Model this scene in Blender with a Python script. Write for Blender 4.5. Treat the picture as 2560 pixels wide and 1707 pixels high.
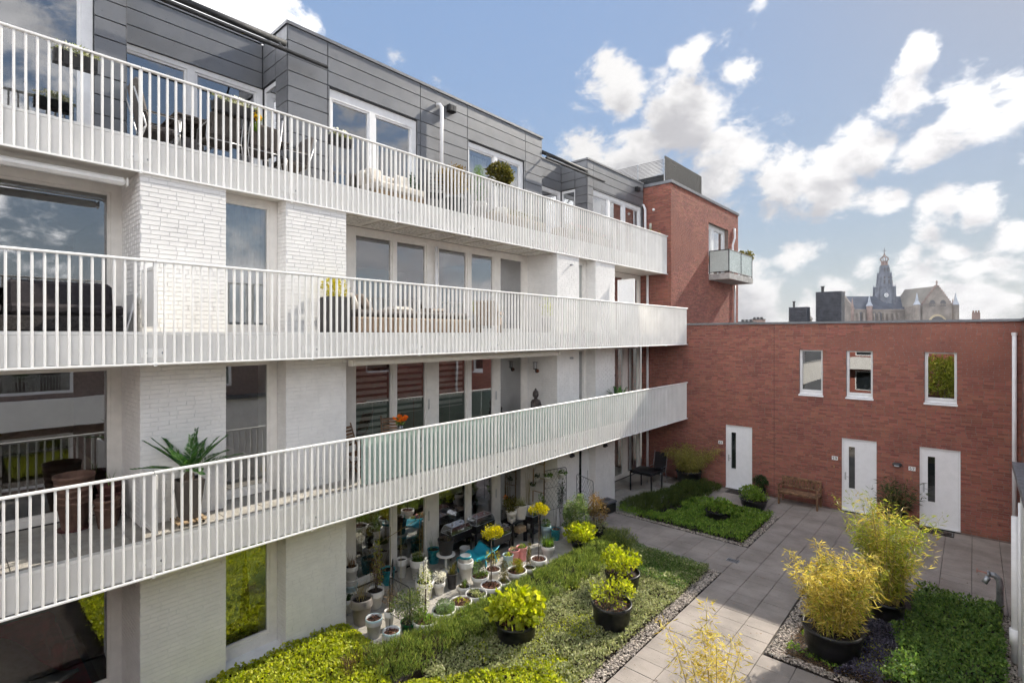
import bpy, math, random
import numpy as np
from mathutils import Vector, Matrix

for o in list(bpy.data.objects): bpy.data.objects.remove(o)
SC = bpy.context.scene
COL = SC.collection
R = math.radians
CAMZ = 5.68
# ---------------------------------------------------------------- camera
cam = bpy.data.cameras.new('camera'); co = bpy.data.objects.new('camera', cam); COL.objects.link(co)
co.location = (0, 0, CAMZ); co.rotation_euler = (R(90), 0, R(41.8))
cam.sensor_width = 36; cam.lens = 36 * 1289.8 / 2560
cam.shift_y = (834.8 - 853.5) / 2560
cam.clip_start = 0.05; cam.clip_end = 6000
SC.camera = co
# ---------------------------------------------------------------- light
SUNV = Vector((0.28, 1.40, 1.0)).normalized()
EL = math.asin(SUNV.z); AZ = math.atan2(SUNV.x, SUNV.y)
SC.view_settings.view_transform = 'Standard'; SC.view_settings.look = 'None'
SC.view_settings.gamma = 1.0; SC.view_settings.use_curve_mapping = False
SC.view_settings.exposure = 1.92
sl = bpy.data.lights.new('sun', 'SUN'); sl.energy = 2.0; sl.angle = R(0.6); sl.color = (1.0, 0.93, 0.82)
so = bpy.data.objects.new('sun', sl); COL.objects.link(so); so.location = (20, 60, 50)
so.rotation_euler = SUNV.to_track_quat('Z', 'Y').to_euler()
SC.cycles.use_denoising = True; SC.cycles.use_adaptive_sampling = True; SC.cycles.adaptive_threshold = .03; SC.cycles.adaptive_min_samples = 12
SC.cycles.max_bounces = 6; SC.cycles.transparent_max_bounces = 10
SC.cycles.sample_clamp_indirect = 4.0

W = bpy.data.worlds.new('World'); SC.world = W; W.use_nodes = True
def nd(nt, typ, ins=None, **kw):
    n = nt.nodes.new(typ)
    for k, v in kw.items(): setattr(n, k, v)
    for k, v in (ins or {}).items():
        if hasattr(v, 'is_linked') or isinstance(v, bpy.types.NodeSocket): nt.links.new(v, n.inputs[k])
        else: n.inputs[k].default_value = v
    return n
def mth(nt, op, a, b=None, c=None, clamp=False):
    n = nt.nodes.new('ShaderNodeMath'); n.operation = op; n.use_clamp = clamp
    for i, v in enumerate((a, b, c)):
        if v is None: continue
        if isinstance(v, bpy.types.NodeSocket): nt.links.new(v, n.inputs[i])
        else: n.inputs[i].default_value = v
    return n.outputs[0]
def vmth(nt, op, a, b=None):
    n = nt.nodes.new('ShaderNodeVectorMath'); n.operation = op
    for i, v in enumerate((a, b)):
        if v is None: continue
        if isinstance(v, bpy.types.NodeSocket): nt.links.new(v, n.inputs[i])
        else: n.inputs[i].default_value = v
    return n
def ramp(nt, fac, x0, x1, y0=0.0, y1=1.0, smooth=True):
    n = nt.nodes.new('ShaderNodeMapRange'); n.interpolation_type = 'SMOOTHSTEP' if smooth else 'LINEAR'
    nt.links.new(fac, n.inputs[0])
    for i, v in enumerate((x0, x1, y0, y1)): n.inputs[i + 1].default_value = v
    return n.outputs[0]
def mixc(nt, fac, a, b, blend='MIX'):
    n = nt.nodes.new('ShaderNodeMix'); n.data_type = 'RGBA'; n.blend_type = blend
    for s, v in ((n.inputs[0], fac), (n.inputs[6], a), (n.inputs[7], b)):
        if isinstance(v, bpy.types.NodeSocket): nt.links.new(v, s)
        else: s.default_value = v if not isinstance(v, tuple) or len(v) == 4 else (*v, 1)
    return n.outputs[2]

# clouds: heaps of cumulus in fixed directions (unit vector, angular radius, weight), fbm edges
CLOUDS = [
((-0.374,0.846,0.380),0.091,1.20),
((-0.455,0.783,0.424),0.053,1.10),
((-0.345,0.822,0.453),0.036,1.10),
((-0.284,0.855,0.434),0.038,0.75),
((-0.249,0.840,0.483),0.021,0.70),
((-0.526,0.783,0.333),0.069,0.90),
((-0.441,0.834,0.330),0.089,1.00),
((-0.293,0.905,0.310),0.065,1.00),
((-0.337,0.904,0.263),0.093,1.00),
((-0.248,0.939,0.239),0.074,1.00),
((-0.496,0.823,0.277),0.093,0.90),
((-0.175,0.954,0.242),0.063,1.30),
((-0.130,0.947,0.292),0.054,1.30),
((-0.083,0.938,0.336),0.059,1.20),
((-0.048,0.925,0.376),0.040,1.20),
((-0.012,0.953,0.301),0.055,1.10),
((0.028,0.950,0.310),0.042,1.00),
((0.048,0.973,0.226),0.020,0.70),
((-0.050,0.962,0.267),0.042,1.00),
((-0.113,0.970,0.214),0.036,0.60),
((-0.031,0.983,0.179),0.042,1.20),
((0.004,0.986,0.168),0.040,1.20),
((-0.056,0.988,0.145),0.035,0.80),
((0.042,0.991,0.124),0.031,0.60),
((-0.212,0.968,0.136),0.042,0.85),
((-0.031,0.994,0.104),0.035,0.85),
((-0.010,0.997,0.080),0.033,0.80),
((-0.115,0.987,0.109),0.028,0.55),
((-0.072,0.991,0.111),0.024,0.45),
((-0.119,0.981,0.157),0.014,0.50),
((-0.281,0.957,0.066),0.075,1.10),
((-0.211,0.977,0.045),0.054,1.00),
((-0.162,0.985,0.065),0.039,1.00),
((-0.110,0.993,0.049),0.037,0.95),
((-0.062,0.995,0.074),0.032,0.90),
((0.034,0.996,0.077),0.044,1.10),
((0.007,0.999,0.048),0.051,1.10),
((-0.042,0.998,0.044),0.034,1.00),
((-0.306,0.944,0.120),0.044,0.80),
((-0.818,0.309,0.486),0.092,0.95),
((-0.838,0.240,0.490),0.080,0.90),
((-0.786,0.382,0.486),0.047,0.80),
((-0.692,0.575,0.437),0.025,0.40),
((-0.596,0.712,0.372),0.021,0.60),
((-0.727,0.511,0.458),0.021,0.30),
]
def cloud_group():
    g = bpy.data.node_groups.new('cloud_density', 'ShaderNodeTree')
    g.interface.new_socket('Vector', in_out='INPUT', socket_type='NodeSocketVector')
    g.interface.new_socket('Density', in_out='OUTPUT', socket_type='NodeSocketFloat')
    gi = g.nodes.new('NodeGroupInput'); go = g.nodes.new('NodeGroupOutput')
    v = gi.outputs[0]
    wn = nd(g, 'ShaderNodeTexNoise', {'Vector': v, 'Scale': 7.0, 'Detail': 2.0, 'Roughness': .55})
    wv = vmth(g, 'SUBTRACT', wn.outputs['Color'], (.5, .5, .5)).outputs[0]
    wsn = vmth(g, 'SCALE', wv); wsn.inputs[3].default_value = .10
    vv = vmth(g, 'ADD', v, wsn.outputs[0]).outputs[0]
    acc = None
    for c, r, w in CLOUDS:
        dn = vmth(g, 'DISTANCE', vv, c).outputs[1]
        f = mth(g, 'MULTIPLY_ADD', dn, -w / r, w)
        acc = f if acc is None else mth(g, 'SMOOTH_MAX', acc, f, .12)
    acc = mth(g, 'MAXIMUM', acc, -.9)
    # unseen cumulus added beyond the frame, cover and pattern set for fill and reflections
    sep = nd(g, 'ShaderNodeSeparateXYZ', {'Vector': v})
    zc = mth(g, 'ADD', mth(g, 'MAXIMUM', sep.outputs[2], 0.0), .22)
    pv = nd(g, 'ShaderNodeCombineXYZ', {'X': mth(g, 'DIVIDE', sep.outputs[0], zc), 'Y': mth(g, 'DIVIDE', sep.outputs[1], zc), 'Z': 5.9})
    gn = nd(g, 'ShaderNodeTexNoise', {'Vector': pv.outputs[0], 'Scale': 1.05, 'Detail': 2.0, 'Roughness': .5})
    gen = mth(g, 'MULTIPLY_ADD', gn.outputs[0], 3.2, -1.36)
    fw = vmth(g, 'DOT_PRODUCT', v, (-math.sin(R(41.8)), math.cos(R(41.8)), 0)).outputs[1]
    gm = ramp(g, fw, .62, .45)
    gen = mth(g, 'ADD', gen, mth(g, 'MULTIPLY_ADD', gm, 1.2, -1.2))
    base = mth(g, 'SMOOTH_MAX', acc, gen, .1)
    sv = vmth(g, 'MULTIPLY', v, (1, 1, 1.5)).outputs[0]
    n1 = nd(g, 'ShaderNodeTexNoise', {'Vector': sv, 'Scale': 10.0, 'Detail': 9.0, 'Roughness': .66, 'Distortion': .2})
    d = mth(g, 'ADD', base, mth(g, 'MULTIPLY_ADD', n1.outputs[0], 3.0, -1.62))
    g.links.new(d, go.inputs[0])
    return g
W.cycles.sampling_method = 'MANUAL'; W.cycles.sample_map_resolution = 256
nt = W.node_tree; nt.nodes.clear()
sky = nd(nt, 'ShaderNodeTexSky'); sky.sky_type = 'NISHITA'; sky.sun_disc = False
sky.sun_elevation = EL; sky.sun_rotation = AZ; sky.altitude = 0; sky.air_density = 1.0; sky.dust_density = 0.35; sky.ozone_density = 1.3
tc = nd(nt, 'ShaderNodeTexCoord')
dirv = vmth(nt, 'NORMALIZE', tc.outputs['Generated']).outputs[0]
cg = cloud_group()
g1 = nt.nodes.new('ShaderNodeGroup'); g1.node_tree = cg; nt.links.new(dirv, g1.inputs[0])
dv2 = vmth(nt, 'ADD', dirv, tuple(SUNV * .02 + Vector((0, 0, .038)))).outputs[0]
g2 = nt.nodes.new('ShaderNodeGroup'); g2.node_tree = cg; nt.links.new(dv2, g2.inputs[0])
mask = ramp(nt, g1.outputs[0], -.08, .46)
thick = ramp(nt, g2.outputs[0], -.35, .85)
lit = mixc(nt, thick, (2.45, 2.42, 2.40), (1.42, 1.41, 1.47))
lum = nd(nt, 'ShaderNodeRGBToBW', {'Color': sky.outputs[0]}).outputs[0]
kk = mth(nt, 'MULTIPLY', mth(nt, 'POWER', mth(nt, 'MAXIMUM', mth(nt, 'MULTIPLY', lum, .2), .02), -.8), .24)
kk = mth(nt, 'MAXIMUM', kk, .10)
skc = vmth(nt, 'SCALE', sky.outputs[0]); nt.links.new(kk, skc.inputs[3])
sz = nd(nt, 'ShaderNodeSeparateXYZ', {'Vector': dirv}).outputs[2]
hv = mth(nt, 'MULTIPLY_ADD', mth(nt, 'POWER', mth(nt, 'SUBTRACT', 1.0, mth(nt, 'MAXIMUM', sz, 0.0)), 7.0), .72, .10)
skc2 = mixc(nt, hv, skc.outputs[0], (1.72, 1.84, 2.02))
glow = mth(nt, 'POWER', mth(nt, 'MAXIMUM', vmth(nt, 'DOT_PRODUCT', dirv, tuple(SUNV)).outputs[1], 0.0), 6.0)   # forward scattering in cloud near the sun
front = ramp(nt, vmth(nt, 'DOT_PRODUCT', dirv, tuple(SUNV)).outputs[1], .62, -.05)   # extra brightness put on clouds away from the sun, as fill light
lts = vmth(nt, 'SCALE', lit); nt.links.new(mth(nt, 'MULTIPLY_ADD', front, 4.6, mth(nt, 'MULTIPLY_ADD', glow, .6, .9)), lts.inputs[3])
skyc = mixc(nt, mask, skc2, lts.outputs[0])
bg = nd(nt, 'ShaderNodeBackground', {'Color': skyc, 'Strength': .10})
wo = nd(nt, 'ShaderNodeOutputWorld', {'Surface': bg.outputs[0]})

# ---------------------------------------------------------------- materials
MATS = {}
def mat(name, col, rough=.6, var=.08, scale=6.0, bump=0.0, bscale=60.0, metallic=0.0, spec=.5, island=0.0, col2=None, stain=0.0, coat=0.0):
    if name in MATS: return MATS[name]
    m = bpy.data.materials.new(name); m.use_nodes = True; t = m.node_tree
    b = t.nodes['Principled BSDF']
    geo = nd(t, 'ShaderNodeNewGeometry')
    n1 = nd(t, 'ShaderNodeTexNoise', {'Vector': geo.outputs['Position'], 'Scale': scale, 'Detail': 5.0, 'Roughness': .6})
    c2 = col2 or tuple(max(0, c * (1 - 2.2 * var)) for c in col)
    c1 = tuple(min(1, c * (1 + .9 * var)) for c in col)
    c = mixc(t, ramp(t, n1.outputs[0], .3, .7), c2, c1)
    if island:
        rn = geo.outputs['Random Per Island']
        hs = nd(t, 'ShaderNodeHueSaturation', {'Color': c, 'Value': ramp(t, rn, 0, 1, 1 - island, 1 + island, False), 'Hue': ramp(t, mth(t, 'FRACT', mth(t, 'MULTIPLY', rn, 7.31)), 0, 1, .5 - island * .03, .5 + island * .03, False)})
        c = hs.outputs[0]
    if stain:
        n2 = nd(t, 'ShaderNodeTexNoise', {'Vector': vmth(t, 'MULTIPLY', geo.outputs['Position'], (1, 1, .25)).outputs[0], 'Scale': 3.0, 'Detail': 8.0, 'Roughness': .7})
        c = mixc(t, ramp(t, n2.outputs[0], .5, .8, 0, stain), c, tuple(x * .55 for x in col))
    t.links.new(c, b.inputs['Base Color'])
    n3 = nd(t, 'ShaderNodeTexNoise', {'Vector': geo.outputs['Position'], 'Scale': bscale * .3, 'Detail': 3.0})
    t.links.new(ramp(t, n3.outputs[0], .25, .75, max(.02, rough - .08), min(1, rough + .08)), b.inputs['Roughness'])
    b.inputs['Metallic'].default_value = metallic; b.inputs['Specular IOR Level'].default_value = spec
    if coat: b.inputs['Coat Weight'].default_value = coat
    if bump:
        n4 = nd(t, 'ShaderNodeTexNoise', {'Vector': geo.outputs['Position'], 'Scale': bscale, 'Detail': 6.0, 'Roughness': .65})
        bp = nd(t, 'ShaderNodeBump', {'Strength': bump, 'Distance': .01, 'Height': n4.outputs[0]})
        t.links.new(bp.outputs[0], b.inputs['Normal'])
    MATS[name] = m; return m
def leafmat(name, col, tip=None, trans=.35, var=.35, rough=.45):
    if name in MATS: return MATS[name]
    m = bpy.data.materials.new(name); m.use_nodes = True; t = m.node_tree; t.nodes.clear()
    geo = nd(t, 'ShaderNodeNewGeometry'); rn = geo.outputs['Random Per Island']
    c = mixc(t, ramp(t, rn, .35, .95), col, tip or tuple(min(1, x * 1.5) for x in col))
    hs = nd(t, 'ShaderNodeHueSaturation', {'Color': c, 'Value': ramp(t, mth(t, 'FRACT', mth(t, 'MULTIPLY', rn, 13.7)), 0, 1, 1 - var, 1 + var, False), 'Hue': ramp(t, mth(t, 'FRACT', mth(t, 'MULTIPLY', rn, 5.3)), 0, 1, .49, .51, False)})
    b = nd(t, 'ShaderNodeBsdfPrincipled', {'Base Color': hs.outputs[0], 'Roughness': rough, 'Specular IOR Level': .3})
    tr = nd(t, 'ShaderNodeBsdfTranslucent', {'Color': mixc(t, 1.0, hs.outputs[0], (1.0, .95, .45), 'MULTIPLY')})
    trn = nd(t, 'ShaderNodeHueSaturation', {'Color': hs.outputs[0], 'Value': 1.7, 'Saturation': 1.1}); t.links.new(trn.outputs[0], tr.inputs['Color'])
    mx = nd(t, 'ShaderNodeMixShader', {0: trans, 1: b.outputs[0], 2: tr.outputs[0]})
    nd(t, 'ShaderNodeOutputMaterial', {'Surface': mx.outputs[0]})
    MATS[name] = m; return m
def glassmat(name, tint=(.64, .67, .66), base=.30, rough=.0, gain=.9):
    if name in MATS: return MATS[name]
    m = bpy.data.materials.new(name); m.use_nodes = True; t = m.node_tree; t.nodes.clear()
    lw = nd(t, 'ShaderNodeLayerWeight', {'Blend': .5})
    f = mth(t, 'MULTIPLY_ADD', mth(t, 'POWER', lw.outputs['Facing'], 1.8), gain, base, clamp=True)
    geo = nd(t, 'ShaderNodeNewGeometry')
    nz = nd(t, 'ShaderNodeTexNoise', {'Vector': geo.outputs['Position'], 'Scale': 1.1, 'Detail': 1.0})
    bp = nd(t, 'ShaderNodeBump', {'Strength': .06, 'Distance': .02, 'Height': nz.outputs[0]})
    tr = nd(t, 'ShaderNodeBsdfTransparent', {'Color': (*tint, 1)})
    gl = nd(t, 'ShaderNodeBsdfGlossy', {'Color': (.97, .98, 1, 1), 'Roughness': rough, 'Normal': bp.outputs[0]})
    mx = nd(t, 'ShaderNodeMixShader', {0: f, 1: tr.outputs[0], 2: gl.outputs[0]})
    nd(t, 'ShaderNodeOutputMaterial', {'Surface': mx.outputs[0]})
    MATS[name] = m; return m

WHITE_BRICK = mat('white_painted_brick', (.85, .835, .805), .75, .03, 3.0, .025, 120, island=.02, stain=.06)
WHITE_JOINT = mat('white_painted_joint', (.84, .83, .81), .85, .06, 8.0, .2, 120)
RED_BRICK = mat('red_brick', (.30, .110, .076), .85, .10, 1.1, .1, 90, island=.24, col2=(.255, .092, .068), stain=.35)
RED_JOINT = mat('brick_mortar', (.235, .175, .15), .9, .12, 9, .2, 120)
CLAD = mat('grey_zinc_cladding', (.19, .195, .205), .42, .05, 1.2, .03, 30, metallic=.25, island=.05)
CLAD_D = mat('dark_backing', (.03, .032, .035), .7)
COPING = mat('grey_coping_metal', (.17, .175, .185), .45, .06, metallic=.4)
WHITE_METAL = mat('white_powder_coat', (.88, .87, .84), .42, .03, 2.0, .02, 50, stain=.06)
FASCIA = mat('white_fascia_sheet', (.85, .835, .80), .5, .04, 1.4, .02, 30, stain=.2)
FRAME = mat('cream_window_frame', (.82, .79, .74), .5, .03)
FRAME_W = mat('white_window_frame', (.82, .82, .82), .45, .03)
SOFFIT = mat('soffit_board', (.74, .70, .63), .6, .05, 1.3)
CONCRETE = mat('concrete', (.42, .40, .375), .85, .12, 5, .3, 70, stain=.25)
PAVER = mat('grey_paver', (.295, .258, .225), .8, .12, 1.3, .25, 160, island=.13, stain=.4)
CHIM = mat('dark_boarding', (.075, .08, .095), .7, .15, 3)
DECKTILE = mat('terrace_tile', (.40, .375, .33), .85, .1, 3, .25, 120, island=.07, stain=.25)
GROUND = mat('ground_earth', (.10, .085, .07), .95, .2, 3, .4, 60)
SAND = mat('paver_bed_sand', (.055, .05, .045), .95, .2, 9, .4, 120)
SOIL = mat('potting_soil', (.035, .024, .018), .95, .3, 40, .8, 120)
BARK = mat('bark_chips', (.16, .075, .045), .85, .4, 60, .9, 90)
MULCH = mat('brown_mulch', (.17, .085, .05), .9, .3, 20, .8, 90)
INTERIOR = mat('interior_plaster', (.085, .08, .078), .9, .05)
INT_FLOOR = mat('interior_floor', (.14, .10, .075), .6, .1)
BLACK = mat('black_plastic', (.012, .012, .014), .38, .1, 12, .05, 60)
BLACKM = mat('black_metal', (.018, .018, .02), .45, .1)
DGREY = mat('dark_grey_plastic', (.05, .048, .05), .55, .1)
ALU = mat('aluminium', (.55, .55, .55), .35, .05, metallic=.8)
GALV = mat('galvanised_steel', (.42, .44, .46), .45, .2, 14, .1, 40, metallic=.7)
PIPE_W = mat('white_pvc_pipe', (.80, .80, .81), .35, .03)
POT_W = mat('white_glazed_pot', (.78, .76, .72), .5, .06, 5, .08, 50, stain=.22)
POT_G = mat('pale_grey_pot', (.52, .51, .50), .55, .07, 5, .08, 50, stain=.18)
POT_T = mat('taupe_pot', (.23, .205, .185), .6, .08, 5, .1, 50, stain=.2)
POT_TEAL = mat('teal_glazed_pot', (.02, .25, .30), .3, .12, 8)
POT_BLUE = mat('pale_blue_pot', (.42, .56, .60), .4, .08, 5)
POT_PINK = mat('pink_pot', (.75, .30, .30), .5, .1, 5)
POT_GREEN = mat('green_pot', (.01, .13, .04), .35, .1)
TEALPLASTIC = mat('turquoise_plastic', (.015, .34, .46), .35, .06)
TERRA = mat('terracotta', (.165, .092, .065), .85, .12, 9, .15, 70, stain=.3)
TERRA_D = mat('dark_terracotta', (.10, .035, .03), .8, .12)
WOOD = mat('weathered_teak', (.22, .12, .06), .7, .3, 10, .3, 60, island=.15)
WOOD_D = mat('dark_slat_wood', (.10, .082, .07), .7, .2, 10, .2, 60, island=.12)
WOOD_L = mat('pale_wood', (.42, .30, .18), .75, .2, 10, .2, 60)
FABRIC_G = mat('grey_fabric', (.115, .10, .092), .95, .08, 30, .2, 300)
FABRIC_B = mat('charcoal_fabric', (.032, .026, .028), .95, .1, 30, .2, 300)
FABRIC_W = mat('cream_fabric', (.62, .57, .50), .95, .06, 12, .15, 200)
RATTAN = mat('rattan_weave', (.30, .22, .15), .8, .25, 40, .6, 90, island=.2)
CURTAIN = mat('pale_curtain', (.55, .56, .58), .9, .05)
BLIND = mat('grey_blind', (.60, .58, .54), .9, .05)
DOOR_W = mat('white_door_paint', (.86, .86, .87), .4, .02)
GLASS = glassmat('window_glass')
GLASS_DULL = glassmat('door_glass', (.55, .58, .58), .16, .0, 1.0)
GLASS_FROST = mat('frosted_glass', (.50, .56, .53), .25, .05, 1.0)
GLASS_GREEN = mat('green_frosted_glass', (.36, .47, .43), .3, .04, 1.0)
CLEARPL = glassmat('clear_plastic_dome', (.82, .85, .88), .10, .12, 1.2)
PEBBLE = mat('pebbles', (.42, .365, .31), .8, .3, 25, .1, 80, island=.45)
CANE = mat('bamboo_cane', (.36, .28, .09), .5, .2, 12)
TRUNK = mat('thin_bark_stem', (.12, .085, .06), .85, .25, 30, .4, 90)
STATUE = mat('bronze_stone', (.07, .055, .05), .7, .2, 20, .3, 60)
SLATE = mat('church_slate', (.085, .095, .12), .95, .12, .15, spec=.05)
LEAD = mat('church_lead', (.15, .165, .20), .6, .15, .2)
CHSTONE = mat('church_stone', (.29, .25, .215), .9, .16, .12, stain=.3)
CHBRICK = mat('church_brick', (.30, .215, .185), .9, .15, .2)
CHDARK = mat('church_window_dark', (.10, .095, .10), .6)
NUMPLATE = mat('enamel_plate', (.85, .85, .84), .3, .02)
NUMINK = mat('black_enamel', (.015, .015, .02), .4)

L_LIME = leafmat('lime_leaf', (.28, .325, .025), (.54, .55, .07), .42)
L_YEL = leafmat('yellow_leaf', (.34, .32, .015), (.55, .46, .02), .4)
L_SAGE = leafmat('sage_leaf', (.25, .28, .11), (.47, .465, .25), .3)
L_GREEN = leafmat('green_leaf', (.085, .155, .035), (.19, .28, .06), .38)
L_GREEN2 = leafmat('fresh_leaf', (.12, .215, .032), (.26, .36, .06), .42)
L_DARK = leafmat('dark_leaf', (.018, .045, .014), (.05, .09, .025), .25)
L_ROSE = leafmat('heather_shoot', (.105, .155, .035), (.30, .34, .08), .38)
L_ROSED = leafmat('heather_dry', (.10, .07, .035), (.17, .12, .06), .3)
L_BAMY = leafmat('bamboo_yellow', (.42, .33, .065), (.62, .53, .16), .45)
L_BAMG = leafmat('bamboo_green', (.20, .25, .03), (.42, .42, .08), .45)
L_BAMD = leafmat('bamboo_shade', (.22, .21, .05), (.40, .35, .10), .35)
L_CYC = leafmat('cycad_frond', (.03, .10, .028), (.11, .20, .04), .3, .25)
L_PURP = leafmat('purple_leaf', (.055, .05, .075), (.12, .11, .15), .2)
L_BROWN = leafmat('dry_leaf', (.16, .09, .045), (.30, .19, .09), .3)
L_OLIVE = leafmat('olive_leaf', (.07, .07, .015), (.19, .16, .03), .35)
P_WHITE = leafmat('white_petal', (.75, .73, .62), (.85, .84, .78), .3, .1)
P_YEL = leafmat('yellow_petal', (.85, .55, .01), (.9, .65, .02), .3, .1)
P_ORANGE = leafmat('orange_petal', (.75, .17, .01), (.85, .28, .02), .3, .15)
# ---------------------------------------------------------------- mesh helpers
RNG = np.random.default_rng(7); random.seed(7)
class MB:
    def __init__(s): s.v = []; s.f = []
    def add(s, vs, fs):
        n = len(s.v); s.v.extend(vs); s.f.extend([tuple(i + n for i in f) for f in fs]); return s
    def box(s, x0, x1, y0, y1, z0, z1):
        x0, x1 = sorted((x0, x1)); y0, y1 = sorted((y0, y1)); z0, z1 = sorted((z0, z1))
        return s.add([(x0, y0, z0), (x1, y0, z0), (x1, y1, z0), (x0, y1, z0), (x0, y0, z1), (x1, y0, z1), (x1, y1, z1), (x0, y1, z1)],
                     [(0, 3, 2, 1), (4, 5, 6, 7), (0, 1, 5, 4), (1, 2, 6, 5), (2, 3, 7, 6), (3, 0, 4, 7)])
    def bbox(s, x0, x1, y0, y1, z0, z1, b=.01):
        # chamfered box: three stacked outlines
        x0, x1 = sorted((x0, x1)); y0, y1 = sorted((y0, y1)); z0, z1 = sorted((z0, z1))
        b = min(b, (x1 - x0) * .45, (y1 - y0) * .45, (z1 - z0) * .45)
        vs = []
        for z, i in ((z0, b), (z0 + b, 0), (z1 - b, 0), (z1, b)):
            o = b - i
            vs += [(x0 + i, y0 + i + o * 1.0, z), (x0 + i + o * 1.0, y0 + i, z), (x1 - i - o, y0 + i, z), (x1 - i, y0 + i + o, z),
                   (x1 - i, y1 - i - o, z), (x1 - i - o, y1 - i, z), (x0 + i + o, y1 - i, z), (x0 + i, y1 - i - o, z)]
        fs = [tuple(reversed(range(8))), tuple(range(24, 32))]
        for k in range(3):
            for j in range(8):
                a = k * 8 + j; c = k * 8 + (j + 1) % 8
                fs.append((a, c, c + 8, a + 8))
        return s.add(vs, fs)
    def tube(s, pts, r, n=8, cap=True):
        pts = [Vector(p) for p in pts]; m = len(pts); rs = r if hasattr(r, '__len__') else [r] * m
        vs = []; fs = []
        d0 = (pts[1] - pts[0]).normalized()
        up = Vector((0, 0, 1)) if abs(d0.z) < .9 else Vector((1, 0, 0))
        a = d0.cross(up).normalized()
        for i, p in enumerate(pts):
            d = (pts[min(i + 1, m - 1)] - pts[max(i - 1, 0)]).normalized()
            a = (a - d * a.dot(d)).normalized(); b = d.cross(a)
            for k in range(n):
                t = 2 * math.pi * k / n
                vs.append(tuple(p + (a * math.cos(t) + b * math.sin(t)) * rs[i]))
        for i in range(m - 1):
            for k in range(n):
                k2 = (k + 1) % n
                fs.append((i * n + k, i * n + k2, (i + 1) * n + k2, (i + 1) * n + k))
        if cap: fs.append(tuple(reversed(range(n)))); fs.append(tuple((m - 1) * n + k for k in range(n)))
        return s.add(vs, fs)
    def lathe(s, prof, c=(0, 0, 0), n=28, sx=1, sy=1, closed=False):
        vs = []; fs = []; m = len(prof)
        for r, z in prof:
            for k in range(n):
                t = 2 * math.pi * k / n
                vs.append((c[0] + r * sx * math.cos(t), c[1] + r * sy * math.sin(t), c[2] + z))
        for i in range(m - 1):
            for k in range(n):
                k2 = (k + 1) % n
                fs.append((i * n + k, i * n + k2, (i + 1) * n + k2, (i + 1) * n + k))
        if closed: fs.append(tuple(reversed(range(n)))); fs.append(tuple((m - 1) * n + k for k in range(n)))
        return s.add(vs, fs)
    def prism(s, poly, axis, a0, a1):
        # poly of 2-D points extruded along an axis ('x': (y,z), 'y': (x,z), 'z': (x,y))
        f = {'x': lambda p, a: (a, p[0], p[1]), 'y': lambda p, a: (p[0], a, p[1]), 'z': lambda p, a: (p[0], p[1], a)}[axis]
        n = len(poly)
        vs = [f(p, a0) for p in poly] + [f(p, a1) for p in poly]
        fs = [tuple(range(n)), tuple(reversed(range(n, 2 * n)))] + [((i + 1) % n, i, n + i, n + (i + 1) % n) for i in range(n)]
        return s.add(vs, fs)
    def quad(s, a, b, c, d): return s.add([a, b, c, d], [(0, 1, 2, 3)])
    def mesh(s, name, m, smooth=False):
        me = bpy.data.meshes.new(name); me.from_pydata([tuple(map(float, v)) for v in s.v], [], s.f)
        me.materials.append(m)
        if smooth: me.polygons.foreach_set('use_smooth', [True] * len(me.polygons))
        me.update(); return me
def npmesh(name, V, Fq, m, smooth=False):
    V = np.asarray(V, dtype=np.float32).reshape(-1, 3); Fq = np.asarray(Fq, dtype=np.int32)
    k = Fq.shape[1]; me = bpy.data.meshes.new(name)
    me.vertices.add(len(V)); me.vertices.foreach_set('co', V.ravel())
    me.loops.add(Fq.size); me.loops.foreach_set('vertex_index', Fq.ravel())
    me.polygons.add(len(Fq)); me.polygons.foreach_set('loop_start', np.arange(0, Fq.size, k, dtype=np.int32))
    me.polygons.foreach_set('loop_total', np.full(len(Fq), k, dtype=np.int32))
    me.polygons.foreach_set('use_smooth', np.full(len(Fq), bool(smooth)))
    me.materials.append(m); me.update(calc_edges=True); me.validate(); return me
def link(name, me, parent=None, loc=None, world=True):
    o = bpy.data.objects.new(name, me); COL.objects.link(o)
    if parent is not None:
        o.parent = parent
        if world:
            p = parent; off = Vector((0, 0, 0))
            while p is not None: off += p.location; p = p.parent
            o.location = Vector(loc or (0, 0, 0)) - off
        else: o.location = loc or (0, 0, 0)
    elif loc is not None: o.location = loc
    return o
def part(name, mb, m, parent, smooth=False, label=None, kind=None):
    o = link(name, mb.mesh(name, m, smooth), parent)
    if label: o['label'] = label
    if kind: o['kind'] = kind
    return o
def lpart(name, mb, m, parent, smooth=False, kind=None):   # geometry already in the parent's own space
    o = link(name, mb.mesh(name, m, smooth) if isinstance(mb, MB) else mb, parent, (0, 0, 0), False)
    if kind: o['kind'] = kind
    return o
def thing(name, label, cat, loc=(0, 0, 0), group=None, rz=0):
    o = bpy.data.objects.new(name, None); COL.objects.link(o); o.location = loc; o.rotation_euler = (0, 0, rz)
    o.empty_display_size = .1; o['label'] = label; o['category'] = cat
    if group: o['group'] = group
    return o
def struct(name, mb, m, label=None, kind='structure'):
    o = link(name, mb.mesh(name, m) if isinstance(mb, MB) else mb); o['kind'] = kind
    if label: o['label'] = label
    return o
def stuff(name, me, label, cat):
    o = link(name, me); o['kind'] = 'stuff'; o['label'] = label; o['category'] = cat; return o

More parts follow.
